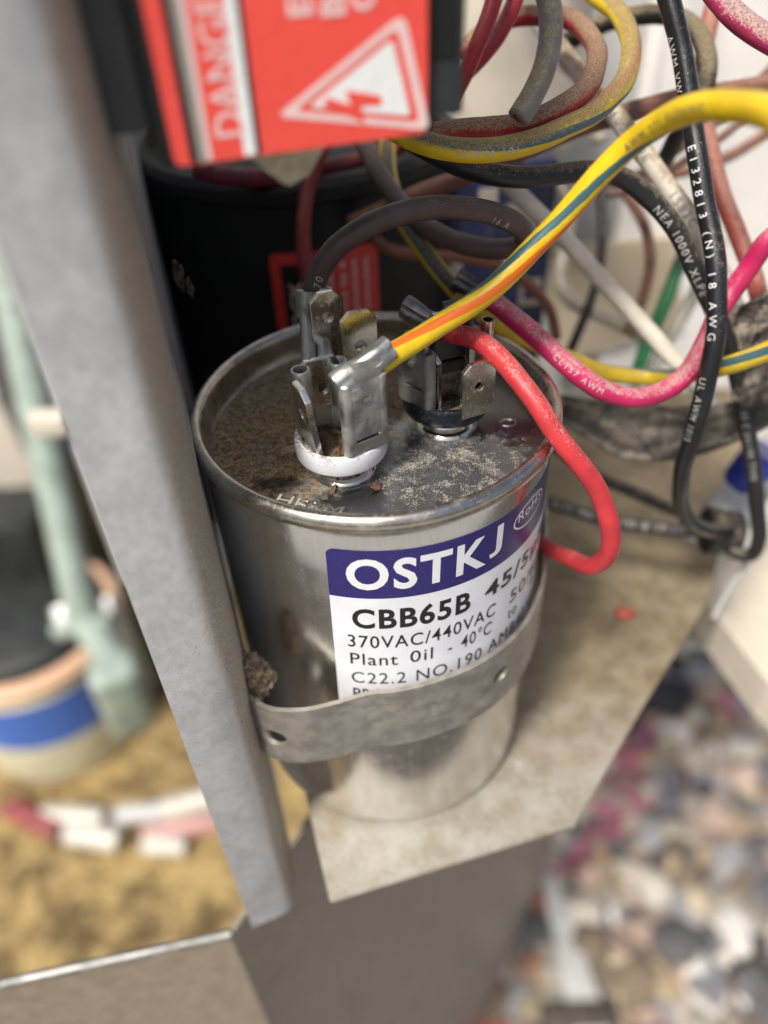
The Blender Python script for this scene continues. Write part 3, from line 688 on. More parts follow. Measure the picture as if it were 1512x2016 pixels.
ltext('370VAC/440VAC', -11.6, 51.5, 2.55, 39.0, .004)
ltext('50/60Hz', 46.6, 50.5, 2.5, 84, .004)
ltext('Plant', -11.2, 47.6, 2.5, 4.0, .004); ltext('0il', 8.0, 47.6, 2.5, 15.5, .004)
ltext('-', 20.8, 47.6, 2.5, 22.2, .004); ltext('40°C', 25.5, 47.5, 2.6, 38.0, .004); ltext('to', 46.5, 47.0, 2.3, 52, .004); ltext('+70°C', 62, 47.5, 2.6, 84, .004)
ltext('C22.2 NO.190 AMB40°C', -11.2, 43.3, 2.5, 68, 0.0)
ltext('PROTECTED', -11.0, 39.3, 2.6, 22, .006)
# RoHS oval
vs, fs = [], []
for i in range(48):
    a = 2*math.pi*i/48
    for rr in (1, .93): vs.append((ARC(53.5)+4.3*rr*math.cos(a), -4.2+1.1+2.15*(rr if rr == 1 else .87)*math.sin(a)))
for i in range(48): j = (i+1) % 48; fs.append([2*i, 2*j, 2*j+1, 2*i+1])
wrap('lettering', vs, fs, .10, M_['white_ink'], label)
ltext('RoHS', 46.2, 66.5, 1.7, 61, .004, 'white_ink')

# ---- terminal bushings
def plate(o, n, w_, h_, top=1.1, hole=(None, 1.0), th=.8, lean=0.0, taper=0.0, bev=.12):
    """upright spade tab: o = bottom centre, n = direction it faces"""
    n = V(n).normalized(); x = V((-n.y, n.x, 0)).normalized(); z = (EZ+n*lean).normalized(); n2 = x.cross(z)
    a = w_/2; out = [(-a, 0), (a, 0), (a, h_-top), (a-top, h_), (-a+top, h_), (-a, h_-top)]
    hs = [(0, hole[0], hole[1])] if hole[0] else []
    vs, fs = extrude(out, th, hs, bev=bev); return xf((vs, fs), frame(V(o)-n2*th/2, x, z, n2))
def bushing(c, ring_mat, white):
    b = mk('terminal_bushing', *lathe([(3.3, 3.2), (5.5, 3.0), (6.05, 3.15), (6.2, 3.5), (6.2, 5.55), (6.05, 5.85), (5.5, 5.9), (5.25, 5.6), (5.1, 4.6), (0, 4.5)], 72, c, ZL+.05), M_[ring_mat], cap)
    mk('eyelet', *lathe([(4.6, .0), (4.45, .35), (4.15, .55), (3.85, .75), (3.9, 1.35), (4.05, 1.6), (3.9, 1.9), (3.6, 2.0), (3.6, 2.5), (3.75, 2.7), (3.6, 2.9), (3.4, 3.3)], 64, c, ZL), M_['eyelet'], b)
    mk('grit', *lathe([(5.1, .02), (3, .1), (0, .12)], 40, c, ZL+4.57), M_['floor_dirt'], b)
    return b
WC, BC = V((-4.8, -9.3, 0)), V((10.2, 0.0, 0))
wb = bushing((WC.x, WC.y), 'white_ring', True); bb = bushing((BC.x, BC.y), 'black_ring', False)
mk('base_plate', *xf(box((-3.6, -3.0, 0), (3.6, 3.0, .8), .2), Matrix.Translation((WC.x, WC.y, ZL+3.7)) @ Matrix.Rotation(.5, 4, 'Z')), M_['tab'], wb)
NF = V((0.52, -0.855, 0))                    # the way the front tab of the white bushing faces
mk('tab', *plate((-1.6, -4.0, 75.2), (0.30, -0.95, 0), 4.7, 16.4, 1.1, (11.6, .75), .8), M_['tab'], wb)
mk('tab', *plate((-5.6, -2.0, 76.0), (0.30, -0.95, 0), 4.4, 17.4, 1.2, (14.0, .7), .8), M_['tab'], wb)
mk('tab', *plate((-6.9, -6.5, 75.0), (0.35, -0.93, 0), 5.6, 11.6, .8, (7.2, .85), .8), M_['tab'], wb)
mk('tab', *plate((-8.3, -11.6, 75.6), (-0.90, -0.42, 0), 5.0, 10.6, 1.3, (6.2, .8), .8, lean=.10), M_['tab'], wb)
mk('tab', *plate((-1.8, -12.3, 75.0), NF, 5.4, 8, .6, (None, 1), .8), M_['tab'], wb)
mk('strand', *(lambda s: s.tube(.16, 8)[:2])(Sweep([(-4.6, -13.9, 75.6), (-4.5, -13.0, 76.6), (-4.2, -12.0, 77.2)], .4)), M_['copper'], wb)
mk('strand', *(lambda s: s.tube(.16, 8)[:2])(Sweep([(-5.1, -13.8, 75.5), (-4.95, -12.9, 76.5), (-4.7, -11.9, 76.9)], .4)), M_['copper'], wb)
# black bushing
mk('base_plate', *xf(box((-4.4, -3.4, 0), (4.4, 3.4, .8), .2), Matrix.Translation((BC.x, BC.y, ZL+4.0)) @ Matrix.Rotation(.42, 4, 'Z')), M_['tab'], bb)
mk('tab', *plate((13.9, -5.0, 75.6), (0.39, -0.92, 0), 5.0, 8.3, 1.1, (4.7, .62), .8), M_['tab'], bb)
mk('tab', *plate((7.0, -1.8, 75.0), (-0.72, -0.69, 0), 5.6, 9, .8, (None, 1), .8), M_['tab'], bb)
mk('tab', *plate((10.2, 3.4, 75.0), (0.3, -0.95, 0), 5.2, 12, .8, (6.2, .8), .8), M_['tab'], bb)
mk('tab', *plate((14.4, 1.6, 75.0), (0.9, -0.35, 0), 4.6, 9, .8, (None, .7), .8), M_['tab'], bb)
# small debris on the lid
def crumb(name, p, size, mat, label, cat, seed):
    rnd = random.Random(seed); e = Matrix.Translation(p) @ Euler((rnd.uniform(0, 1), rnd.uniform(0, 1), rnd.uniform(0, 6))).to_matrix().to_4x4() @ Matrix.Diagonal((*size, 1))
    vs, fs = ico(3); vs = [v*(1+.6*mnoise.noise(v*2.4+V((seed, 0, 0)))) for v in vs]
    return tag(mk(name, *xf((vs, fs), e), mat, None, True, org=p), label, cat)
crumb('seed', V((-12.34, -5.58, 71.70)), (.55, 1.5, .5), M_['seed'], 'pale teardrop seed lying on the lid left of the white bushing', 'seed', 5)
crumb('rust_flake', V((-0.26, -14.16, 71.30)), (1.0, .6, .22), M_['rust'], 'small rust brown flake on the lid in front of the white bushing', 'flake', 9)
crumb('rust_flake', V((-6.21, -14.40, 71.20)), (.9, .5, .18), M_['rust'], 'dark brown crumb beside the stamped letters on the lid', 'flake', 12)

# ---- holding strap
def strap():
    path = [(-34.5, 29.0), (-29.0, 5.0), (-23.3, -18.0), (-22.6, -21.2), (-20.6, -25.0), (-17.6, -27.3), (-13.5, -27.9), (-8.5, -27.4), (-3.0, -26.35)]
    for d in range(0, 60, 7): a = math.radians(d); path.append((26.45*math.sin(a), -26.45*math.cos(a)))
    path += [(25.4, -7.6), (27.6, 1), (29.6, 12), (31, 30), (32, 60)]
    c = spline([V((x, y, 0)) for x, y in path], .5); s = [0]
    for i in range(1, len(c)): s.append(s[-1]+(c[i]-c[i-1]).length)
    near = lambda x, y: s[min(range(len(c)), key=lambda i: (c[i].x-x)**2+(c[i].y-y)**2)]
    L = s[-1]; zc = 36.6; hw = 6.8
    holes = [(near(-17.8, -27.2), -.6, 1.95), (near(*(25.95*math.sin(math.radians(39.5)), -25.95*math.cos(math.radians(39.5)))),   .4, 1.6), (near(24.6, -9.6), .5, 1.1)]
    vs, fs = extrude([(0, -hw), (L, -hw), (L, hw), (0, hw)], .7, holes, step=1.0)
    out = []
    def P(d):
        lo, hi = 0, len(s)-1
        while hi-lo > 1:
            m = (lo+hi)//2
            if s[m] <= d: lo = m
            else: hi = m
        f = (d-s[lo])/max(1e-6, s[hi]-s[lo]); t = (c[min(hi+1, len(c)-1)]-c[max(lo-1, 0)]).normalized(); return c[lo].lerp(c[hi], f), t
    for v in vs:
        p, t = P(max(0, min(L, v.x))); n = V((t.y, -t.x, 0)); q = p+n*(v.z-.1); out.append((q.x, q.y, zc+v.y+(-1.5 if q.x < -12 else min(.7, -1.5+2.2*(q.x+12)/20))))
    return out, fs
tag(mk('strap', *strap(), M_['strap'], None, True, org=(0, -26, 29)), 'dull grey punched metal strap wrapped round the capacitor', 'strap')
vs, fs = [], []
parts = []
rnd = random.Random(4)
def lump(c, sx, sy, sz, seed):
    vs, fs = ico(5); out = []
    for v in vs:
        o_ = V((seed*3.1, 0, 0)); k = 1+.55*mnoise.noise(v*1.4+o_)+.30*mnoise.noise(v*3.3+o_)+.16*mnoise.noise(v*8+o_)+.09*mnoise.noise(v*18+o_)
        out.append(V(c)+V((v.x*sx, v.y*sy, v.z*sz))*k)
    return out, fs
for i in range(4):
    p = V((-20.2+[0, .9, -.5, 1.3][i], -22.6, [41.5, 44.0, 46.0, 42.2][i])); q, f = lump(p, 1.9, 1.8, [2.6, 2.2, 2.0, 1.6][i], i+1); parts.append((q, f))
tag(mk('mud_nest', *join(*parts), M_['mud'], None, True, org=(-20, -22.5, 36)), 'crumbly tan clump of insect mud between strap and capacitor', 'mud clump')

# =================================================================== RELAY BOX WITH THE RED WARNING LABEL
rp, rq = V((-16.2, -23.2, 115.7)), V((6.2, -17.0, 115.7)); rx = (rq-rp).normalized(); rn = V((rx.y, -rx.x, 0)); 
RF = lambda x, y, z: rp+rx*x+EZ*y+rn*z
rl = thing('relay', 'black relay box with a red high voltage danger label above the capacitor', 'relay', RF(11, 0, -15))
fm = frame(rp, rx, EZ, rn)
mk('housing', *xf(box((-1.2, -0.2, -30), (24.0, 60, -.15), .8, 2), fm), M_['black_matte'], rl)
mk('side_rail', *xf(box((-5.2, 2.6, -26), (-1.2, 60, -1.2), .6, 2), fm), M_['black_plastic'], rl)
mk('side_rail', *xf(box((22.8, 0.9, -26), (27.2, 60, -1.0), .6, 2), fm), M_['black_plastic'], rl)
mk('side_recess', *xf(box((24.0, 5.6, -1.2), (26.4, 60, -.85), .1, 1), fm), M_['black_matte'], rl)
def lab_piece(name, pts, off, mat, par): 
    return mk(name, *xf(extrude(pts, .04), fm @ Matrix.Translation((0, 0, off))), M_[mat], par, False)
LBW = rq.x-rp.x; LBL = (rq-rp).length
lb = lab_piece('warning_label', rounded([(0, 0.0), (LBL, 0), (LBL, 50), (0, 50)], .8), -.14, 'red_print', rl)
def px2(pts, dx=0): return pts
BAR1 = [(1.74,-0.04),(2.94,-0.03),(7.91,0.65),(6.01,0.64),(6.85,0.57),(2.54,12.08),(3.19,12.02),(7.42,11.69),(8.50,11.60),(4.09,1.96),(5.45,4.80),(5.10,7.66),(4.87,10.87),(10.04,3.09),(20.86,9.24),(23.03,0.54),(13.04,3.57),(15.96,2.63),(19.75,2.83),(12.23,10.61),(14.97,10.38),(17.58,10.53),(14.39,11.13),(6.44,1.67),(13.52,3.39),(13.94,3.99),(16.00,3.16),(15.62,4.37),(18.83,3.59),(18.94,2.79),(17.01,2.92),(17.21,1.48),(16.02,2.16)]
bx = lambda i: BAR1[i]
def bar(x0, x1, off, mat): lab_piece('label_stripe', [(x0, .15), (x1, .15), (x1, 50), (x0, 50)], off, mat, lb)
bar(BAR1[0][0]-.35, BAR1[0][0]+.35, -.09, 'ink'); bar(BAR1[0][0]+.35, BAR1[1][0]-.1, -.09, 'silver_ink'); bar(BAR1[1][0]-.1, BAR1[1][0]+.35, -.085, 'pink_white')
bar(BAR1[3][0]+.1, BAR1[3][0]+1.15, -.09, 'label_white'); bar(BAR1[3][0]+1.15, BAR1[3][0]+1.6, -.085, 'ink')
def ltxt(body, x, y, h, length, mat, bold=.03):     # lettering that reads upwards
    vs, fs = text_fit(body, h, length, bold); vs = [(x-py, y+px) for px, py in vs]
    mk('lettering', *xf(([V((a, b, 0)) for a, b in vs], fs), fm @ Matrix.Translation((0, 0, -.035))), M_[mat], lb, False)
ltxt('DANGER', BAR1[23][0], BAR1[23][1]+.2, 2.5, 12.4, 'pink_white', .008)
for i, (body, k) in enumerate((('Electric', 19), ('Before', 20), ('Consult', 21))): ltxt(body, BAR1[k][0]+1.1, BAR1[k][1]-.4, 2.1, None, 'pink_white', .03)
def tri_ring(A, f0, f1):
    c = sum((V(p) for p in A), V((0, 0)))/3; vs = []; fs = []
    o = rounded([tuple(c+(V(p)-c)*f0) for p in A], 1.1, 6); i_ = rounded([tuple(c+(V(p)-c)*f1) for p in A], .7, 6); n = len(o)
    return [V((*p, 0)) for p in o]+[V((*p, 0)) for p in i_], [[k, (k+1) % n, n+(k+1) % n, n+k] for k in range(n)]
A = [BAR1[13], BAR1[14], BAR1[15]]
A = [V(p) for p in A]
mk('warning_triangle', *xf(tri_ring(A, 1.10, .88), fm @ Matrix.Translation((0, 0, -.06))), M_['pink_white'], lb, False)
c = sum(A, V((0, 0)))/3; ins = rounded([tuple(c+(p-c)*.72) for p in A], .5, 4)
mk('warning_triangle', *xf(([V((*p, 0)) for p in ins], [list(range(len(ins)))]), fm @ Matrix.Translation((0, 0, -.055))), M_['label_white'], lb, False)
# lightning bolt lying on its side
bolt = BAR1[24:33]
mk('lightning_bolt', *xf(extrude(bolt, .02), fm @ Matrix.Translation((0, 0, -.05))), M_['red_print'], lb, False)
# fibre tab under the relay
fp = [((-11.29, -15.00, 114.22)), ((-2.40, -15.00, 115.84)), ((-5.40, -15.00, 111.76)), ((-7.19, -15.00, 110.88)), ((-7.97, -15.00, 111.11))]
vs = [V(p) for p in fp]; vs += [p+V((0, 1.2, 0)) for p in vs]; n = 5
tag(mk('fibre_tab', vs, [list(range(n)), list(range(2*n-1, n-1, -1))]+[[i, (i+1) % n, n+(i+1) % n, n+i] for i in range(n)], M_['tan_board'], None, False, org=vs[3]), 'tan fibre tab with a rounded tip under the relay', 'insulating tab')

# =================================================================== THINGS BEHIND THE CAPACITOR
sc = V((-14.0, 84, 0)); R = 34
st = thing('start_capacitor', 'black cylindrical start capacitor with a red label behind the silver one', 'capacitor', (sc.x, sc.y, 0))
mk('case', *lathe([(0, 0), (R-2, 0), (R, 2), (R, 85), (R+.8, 86), (R+.8, 88.3), (R-.5, 89.5), (R-3, 89.5), (R-3.5, 87), (0, 87)], 96, (sc.x, sc.y), 0), M_['black_matte'], st)
def on_sc(x, z, off): a = x/R; return (sc.x+(R+off)*math.sin(a), sc.y-(R+off)*math.cos(a), z)
def scw(name, vs, fs, off, mat, par):
    vs, fs = cut2d(vs, fs, 1.2, 0); return mk(name, [on_sc(x, z, off) for x, z in vs], fs, M_[mat], par, False)
lz = 76.6
pl = rounded([(-4.8, 30), (16.6, 30), (16.6, lz), (-4.8, lz)], 1.8)
sl = scw('label', pl, [list(range(len(pl)))], .1, 'dark_red_print', st)
scw('label_panel', *rect(-2.8, 30, 2.9, lz-2.4), .16, 'ink', sl)
def sct(body, x, z, h, L, mat, bold=.02):
    vs, fs = text_fit(body, h, L, bold); vs = [(x-py, z+px) for px, py in vs]; scw('lettering', vs, fs, .22, mat, sl)
sct('SHOCK', .9, 55, 2.4, 16, 'pink_white'); 
for x, tx in ((7.0, 'disconnected'), (9.6, 'before service by a'), (12.0, 'qualified technician'), (14.4, 'wait five minutes')): sct(tx, x, 50, 1.25, 24, 'pink_white', .02)
# navy transformer case with printed patches
bt = thing('transformer', 'navy blue transformer case with pale printed patches behind the wires', 'transformer', (22, 85, 0))
mk('case', *box((6, 72, 0), (40.5, 84, 84), 1.0), M_['blue_case'], bt)
def bpatch(x0, z0, x1, z1, mat): mk('printed_patch', *box((x0, 71.7, z0), (x1, 72.05, z1), .05, 1), M_[mat], bt, False)
bpatch(34.2, 52.0, 39.2, 53.4, 'silver_ink'); bpatch(34.2, 57.0, 39.2, 58.4, 'silver_ink'); bpatch(34.2, 53.4, 35.2, 57.0, 'silver_ink'); bpatch(38.2, 53.4, 39.2, 57.0, 'silver_ink')
bpatch(11.5, 77.5, 16, 82.5, 'label_white'); bpatch(24, 74, 28, 79, 'silver_ink'); bpatch(30, 70, 37, 75.5, 'silver_ink'); bpatch(30.5, 62, 33, 66, 'label_white'); bpatch(16, 60, 21, 63, 'silver_ink')
for i in range(5): mk('lamination', *box((-2.5+i*2.2, 74, 2), (-1.1+i*2.2, 82, 82), .3, 1), M_['black_plastic'], bt, True)
# back wall
bw = thing('back_wall', 'white painted back wall of the wiring compartment with a vertical bend', 'wall', (80, 150, -120))
mk('wall_panel', *box((83, 150, -120), (420, 153, 260), .5, 1), M_['white_paint'], bw); mk('wall_panel', *box((-120, 158, -120), (84, 161, 260), .5, 1), M_['grey_paint'], bw)
mk('wall_fold', *xf(lathe([(3.2, -120), (3.2, 260), (0, 260)], 24), Matrix.Translation((83.5, 152.5, 0))), M_['white_paint'], bw)
mk('vent_slot', *box((60.5, 157.4, 92), (61.8, 158.3, 125), .2, 1), M_['black_matte'], bw); mk('vent_slot', *box((63.5, 157.4, 92), (64.8, 158.3, 125), .2, 1), M_['black_matte'], bw)
cb = V((38.07, 120.00, 90.00))
tag(mk('cream_cover', *box(cb-V((12, 0, 22)), cb+V((18, 22, 26)), 7, 5), M_['cream'], None, True, org=cb-V((0, 0, 22))), 'cream rounded plastic cover behind the coiled red wire', 'cover')
# cream board right of the shelf, with a seam
def slab(name, pts, th, mat, label, cat):
    c = V((0, 0, 0)); vs = [V(p) for p in pts]; n = len(vs); vs += [p-V((0, 0, th)) for p in vs]
    return tag(mk(name, vs, [list(range(n)), list(range(2*n-1, n-1, -1))]+[[i, (i+1) % n, n+(i+1) % n, n+i] for i in range(n)], mat, None, False, org=vs[n]), label, cat)
slab('foam_board', [(96.01, 83.23, -34.00), (110.99, 72.94, -34.00), (92.60, 48.30, -34.00), (91.56, 60.53, -34.00), (89.36, 69.51, -34.00)], 14, M_['cream'], 'cream board piece between the shelf edge and the dark seam', 'board')
slab('foam_board', [(111.85, 73.54, -34.00), (159.95, 99.33, -34.00), (113.14, -6.51, -34.00), (98.03, 24.87, -34.00), (92.90, 47.53, -34.00)], 14, M_['cream'], 'larger cream board right of the dark seam at the picture edge', 'board')
slab('bracket', [(104.33, 95.00, -60.00), (105.91, 69.33, -60.00), (99.58, 57.27, -60.00), (90.73, 60.50, -60.00), (93.23, 77.96, -60.00)], 2, M_['grey_paint'], 'blurred pale grey bracket between the shelf and the cream boards', 'bracket')
bp_ = [V(p) for p in [(56.38, 147.00, 32.36), (99.18, 147.00, 34.11), (107.57, 147.00, 2.92), (64.23, 147.00, -10.60)]]
vs = bp_+[p+V((0, 2, 0)) for p in bp_]
tag(mk('fibre_board', vs, [[0, 1, 2, 3], [7, 6, 5, 4], [0, 4, 5, 1], [1, 5, 6, 2], [2, 6, 7, 3], [3, 7, 4, 0]], M_['beige'], None, False, org=vs[3]), 'beige board leaning on the white back wall behind the clean white wire', 'board')
gc = [V(p) for p in [(231.34, 117.26, -14.70), (162.39, 82.70, 10.62), (118.07, 60.49, 19.18), (100.36, 54.47, 20.06), (86.45, 44.62, 16.38), (78.71, 36.75, 11.95), (75.49, 33.35, 8.09)]]
sw = Sweep(gc, 2); vs, fs, uv = sw.tube(5.5, 24); tag(mk('conduit', vs, fs, M_['grey_paint'], None, True, org=gc[0]), 'pale grey conduit leaning behind the looped black wires', 'conduit')
bn = V((78.16, 32.02, 32.26)); tag(mk('wire_nut', *xf(lathe([(0, -4.5), (3.0, -4.5), (3.8, -3), (4.6, 4), (4.6, 5), (0, 5)], 12), Matrix.Translation(bn) @ Matrix.Rotation(.5, 4, 'Y')), M_['blue'], None, True, org=bn), 'bright blue wire nut behind the looped black wire', 'wire nut')
# crumpled black tape flap
def tape(label, a, b, wid, seed, D):
    vs, fs = [], []; NU, NV = 28, 12
    for i in range(NU+1):
        u = i/NU; c = V(a[0])*(1-u)**2+V(a[1])*2*u*(1-u)+V(a[2])*u*u; wv = V(b)*wid*(0.25+.75*math.sin(math.pi*min(1, .12+u*.8)))
        for j in range(NV+1):
            v = j/NV-.5; p = c+wv*v; k = V((u*3.2, v*2.4, seed)); p += V((.2, -.75, .6))*2.6*mnoise.noise(k)+V((0, -.6, .7))*1.2*mnoise.noise(k*2.7); vs.append(p)
    for i in range(NU):
        for j in range(NV): q = i*(NV+1)+j; fs.append([q, q+1, q+NV+2, q+NV+1])
    o = mk('tape_flap', vs, fs, M_['tape'], None, True, org=a[1], sharp=False)
    m = o.modifiers.new('thickness', 'SOLIDIFY'); m.thickness = .35*MM; return tag(o, label, 'tape')
tape('crumpled dusty black tape flap hanging behind the crossing wires', [(35.50, 29.58, 51.89), (52.93, 22.49, 43.97), (72.52, 20.12, 56.51)], (0.05, .35, .85), 11.5, 3.1, 150)
tape('black tape wrapped bundle at the right edge above the yellow wire', [(58.68, 18.82, 73.07), (61.88, 17.43, 74.55), (67.17, 15.70, 78.66)], (0.1, .35, .9), 9.5, 8.3, 126)
tape('ragged black tape end hanging below the yellow wire at the right edge', [(61.86, 18.65, 63.85), (64.29, 15.99, 63.87), (70.96, 15.14, 65.97)], (0.1, .35, .9), 10, 5.7, 126)

# =================================================================== WIRES
YEL, TEAL, ORA = (0.72, 0.50, 0.012), (0.045, 0.12, 0.13), (0.72, 0.15, 0.012)
def stripe_at(pts, dia, px_pt, roll, twist):
    """angle (in turns) so that a stripe shows at px_pt, rolled from the side facing the viewer"""
    sw = Sweep(pts); d = sw.nearest(px_pt); a = sw.angle_to(d, CAM_POS)+roll; return (a/(2*math.pi)-twist*d) % 1.0
CR, CD = M_['crimp'], M_['crimp_dark']
def flag(par, o, n, w_, h_, mat, barrel, rb=2.0, lean=0.0, slot=1.9, name='connector'):
    """flag terminal: folded receptacle with curled edges, a slot across it, and a crimp barrel along its top"""
    n = V(n).normalized(); x = V((-n.y, n.x, 0)).normalized(); z = (EZ+n*lean).normalized(); n2 = x.cross(z); fm = frame(o, x, z, n2); a = w_/2; P = []
    P.append(extrude(rounded([(-a+.5, slot+.42), (a-.5, slot+.42), (a-.5, h_), (-a+.5, h_)], .2, 2), 1.5, bev=.15))
    P.append(extrude(rounded([(-a+.5, 0), (a-.5, 0), (a-.5, slot), (-a+.5, slot)], .2, 2), 1.5, bev=.15))
    P.append(xf(box((-a+.6, slot-.2, .1), (a-.6, slot+.7, .5)), Matrix()))
    for s in (-1, 1):
        c = lathe([(0, 0), (.75, 0), (.95, .2), (.95, h_-.2), (.75, h_), (.4, h_), (.4, h_-1), (0, h_-1)], 20)
        P.append(xf(c, Matrix.Translation((s*(a-.65), 0, .65)) @ Matrix.Rotation(-math.pi/2, 4, 'X')))
    P.append(xf(box((-.7, h_*.70, 1.2), (.7, h_*.70+.9, 1.75), .2), Matrix()))
    P.append(xf(box((-1.5, h_-.3, .5), (a-.6, h_+2.2, 1.5), .3), Matrix()))
    P.append(xf(box((-a+.9, h_*.80, 1.3), (-a+2.6, h_*.80+1.5, 2.0), .35), Matrix()))
    con = mk(name, *xf(join(*P), fm), mat, par, True)
    sw = Sweep(barrel, .25); L = sw.s[-1]; vs, fs = [], []; SG = 28
    for i in range(len(sw.c)):
        u = sw.s[i]/L; k = 1-.16*math.exp(-((u-.45)/.16)**2)
        for q in range(SG):
            an = 2*math.pi*q/SG; seam = 1-.22*math.exp(-((abs((an-1.2+math.pi) % (2*math.pi)-math.pi))/.22)**2)
            r = rb*k*seam*(1+.03*mnoise.noise(V((u*6, an*2, rb*7)))); vs.append(sw.c[i]+sw.n[i]*math.cos(an)*r+sw.b[i]*math.sin(an)*r*.86)
    n_ = len(sw.c)
    for i in range(n_-1):
        for q in range(SG): fs.append([i*SG+q, i*SG+(q+1) % SG, (i+1)*SG+(q+1) % SG, (i+1)*SG+q])
    fs += [list(range(SG)), [(n_-1)*SG+q for q in range(SG)]]
    mk('crimp_barrel', vs, fs, mat, con, True); return con

# --- yellow wire from the white bushing, in front
P = [(0.01, -10.20, 86.68), (2.04, -9.20, 87.83), (7.59, -5.89, 89.34), (13.58, -3.20, 91.67), (18.08, -1.77, 94.82), (22.30, -0.71, 99.07), (26.06, -0.69, 103.64), (29.80, -1.63, 108.64), (32.07, -5.19, 112.17), (33.89, -10.73, 114.98), (35.03, -16.10, 116.46), (35.67, -22.06, 117.28), (37.19, -30.39, 116.93), (52.97, -37.51, 111.68), (92.54, -35.09, 80.70), (154.08, -31.33, 20.50)]
pa, pb = P[4], P[7]
W1M = wire_mat('yellow_wire_front', YEL, .34, 0.0, [(stripe_at(P, 2.8, (11.28, -3.96, 90.79), 0, .0112), .0112, .062, ORA), (stripe_at(P, 2.8, (24.09, 0.52, 101.98), 0, .0125), .0125, .056, TEAL)])
o, sw = wire('yellow_wire', 'bright yellow wire with orange and teal stripes crossing in front to the right edge', P, 2.85, W1M, texts=[('AWM 271 FLEXING', (32.93, -6.89, 113.28), 1.0, M_['ink_grey'], False, .0)], segs=28)
flag(o, (-1.75, -12.55, 76.9), NF, 6.0, 10.6, CR, [(-4.6, -14.0, 87.0), (-2.4, -12.8, 88.0), (.4, -11.4, 89.0), (2.0, -10.2, 89.6)], 1.75)

# --- red wire in front, from the black bushing
P = [(9.58, 2.62, 84.63), (10.98, 1.29, 84.65), (13.80, -1.06, 85.03), (16.73, -4.60, 84.06), (19.77, -9.38, 81.69), (22.79, -12.66, 78.00), (26.64, -14.48, 72.95), (29.92, -15.20, 67.62), (31.67, -15.80, 62.43), (32.22, -15.17, 57.11), (31.27, -12.68, 52.37), (29.63, -6.12, 47.70), (27.42, 4.39, 41.45), (24.17, 15.52, 35.91)]
o, sw = wire('red_wire', 'bright red wire bending down in front of the shelf beside the capacitor', P, 2.72, wire_mat('red_wire_front', (0.50, 0.035, 0.042), .38, 0.16, dcol=(.42, .24, .20)), segs=28)
flag(o, (6.3, -2.3, 76.6), (-0.72, -0.69, 0), 5.8, 8.6, M_['crimp_worn'], [(4.84, 5.90, 86.80), (6.72, 4.57, 86.07), (8.96, 3.56, 84.94), (10.82, 2.29, 84.27)], 1.75, slot=2.8)
mk('burnt_end', *xf(stone((0, 0, 0), 1.75, 77, ICO3), Matrix.Translation(P[0].lerp(P[1], .8) if False else V(P[0])*.25+V(P[1])*.75)), M_['crimp_dark'], o)

# --- magenta wire
P = [(16.33, 15.66, 83.57), (18.33, 14.25, 82.75), (21.22, 11.56, 81.23), (24.62, 8.38, 79.16), (28.78, 5.09, 76.23), (33.24, 3.27, 73.44), (38.36, 2.98, 71.63), (43.69, 5.13, 71.08), (48.49, 8.73, 72.16), (52.06, 12.60, 75.06), (54.95, 16.16, 79.10), (57.81, 17.55, 83.71), (60.67, 17.37, 89.56), (77.74, 19.73, 95.07), (120.53, 45.88, 90.94), (187.09, 86.54, 72.51)]
P = [V(p) for p in P]
o, sw = wire('magenta_wire', 'magenta pink wire looping behind the bright red wire to the right edge', P, 3.1, wire_mat('magenta_wire_mid', (0.50, 0.018, 0.105), .36, 0.30, dcol=(.45, .30, .27)), texts=[('CL157 AWM', (30.08, 3.82, 75.55), 1.0, M_['faint_ink'], False, .1)], segs=24)
flag(o, (10.8, 2.9, 78.5), (0.3, -0.95, 0), 5.8, 8.6, CD, [(12.98, 15.74, 85.91), (14.52, 15.08, 85.17), (16.57, 14.66, 83.96), (18.33, 14.25, 82.75)], 1.8)
mk('connector', *xf(lathe([(.9, 0), (.9, 9), (.65, 9), (.65, 4)], 20), Matrix.Translation((15.6, .2, 78.2))), M_['tab'], o)

# --- brown wire arching over the lid
P = [(-7.86, 6.06, 87.66), (-7.69, 7.03, 89.06), (-7.00, 7.16, 91.18), (-4.95, 7.13, 94.17), (-1.73, 7.33, 96.69), (2.38, 8.10, 98.34), (7.85, 9.74, 98.72), (13.48, 11.54, 97.77), (18.39, 13.76, 95.78), (22.07, 15.56, 93.32), (23.69, 17.39, 90.86), (22.62, 19.02, 88.93), (19.43, 20.35, 88.15), (14.33, 23.11, 88.22), (9.92, 26.71, 89.24), (6.26, 32.09, 90.77), (3.31, 38.15, 93.08), (1.31, 44.15, 95.33), (-0.83, 50.86, 98.38), (-3.22, 58.04, 101.94)]
o, sw = wire('brown_wire', 'dusty dark brown wire arching over the lid from the white bushing', P, 3.1, wire_mat('brown_wire_arch', (0.105, 0.070, 0.062), .42, 0.12, dcol=(.20, .16, .11)), texts=[('16 A', (18.74, 13.70, 95.72), 1.1, M_['faint_ink'], False, .5), ('70', (-7.15, 7.03, 91.03), 1.2, M_['faint_ink'], False, .2)], segs=24)
c0_, c1_ = V(P[0]), V(P[1])
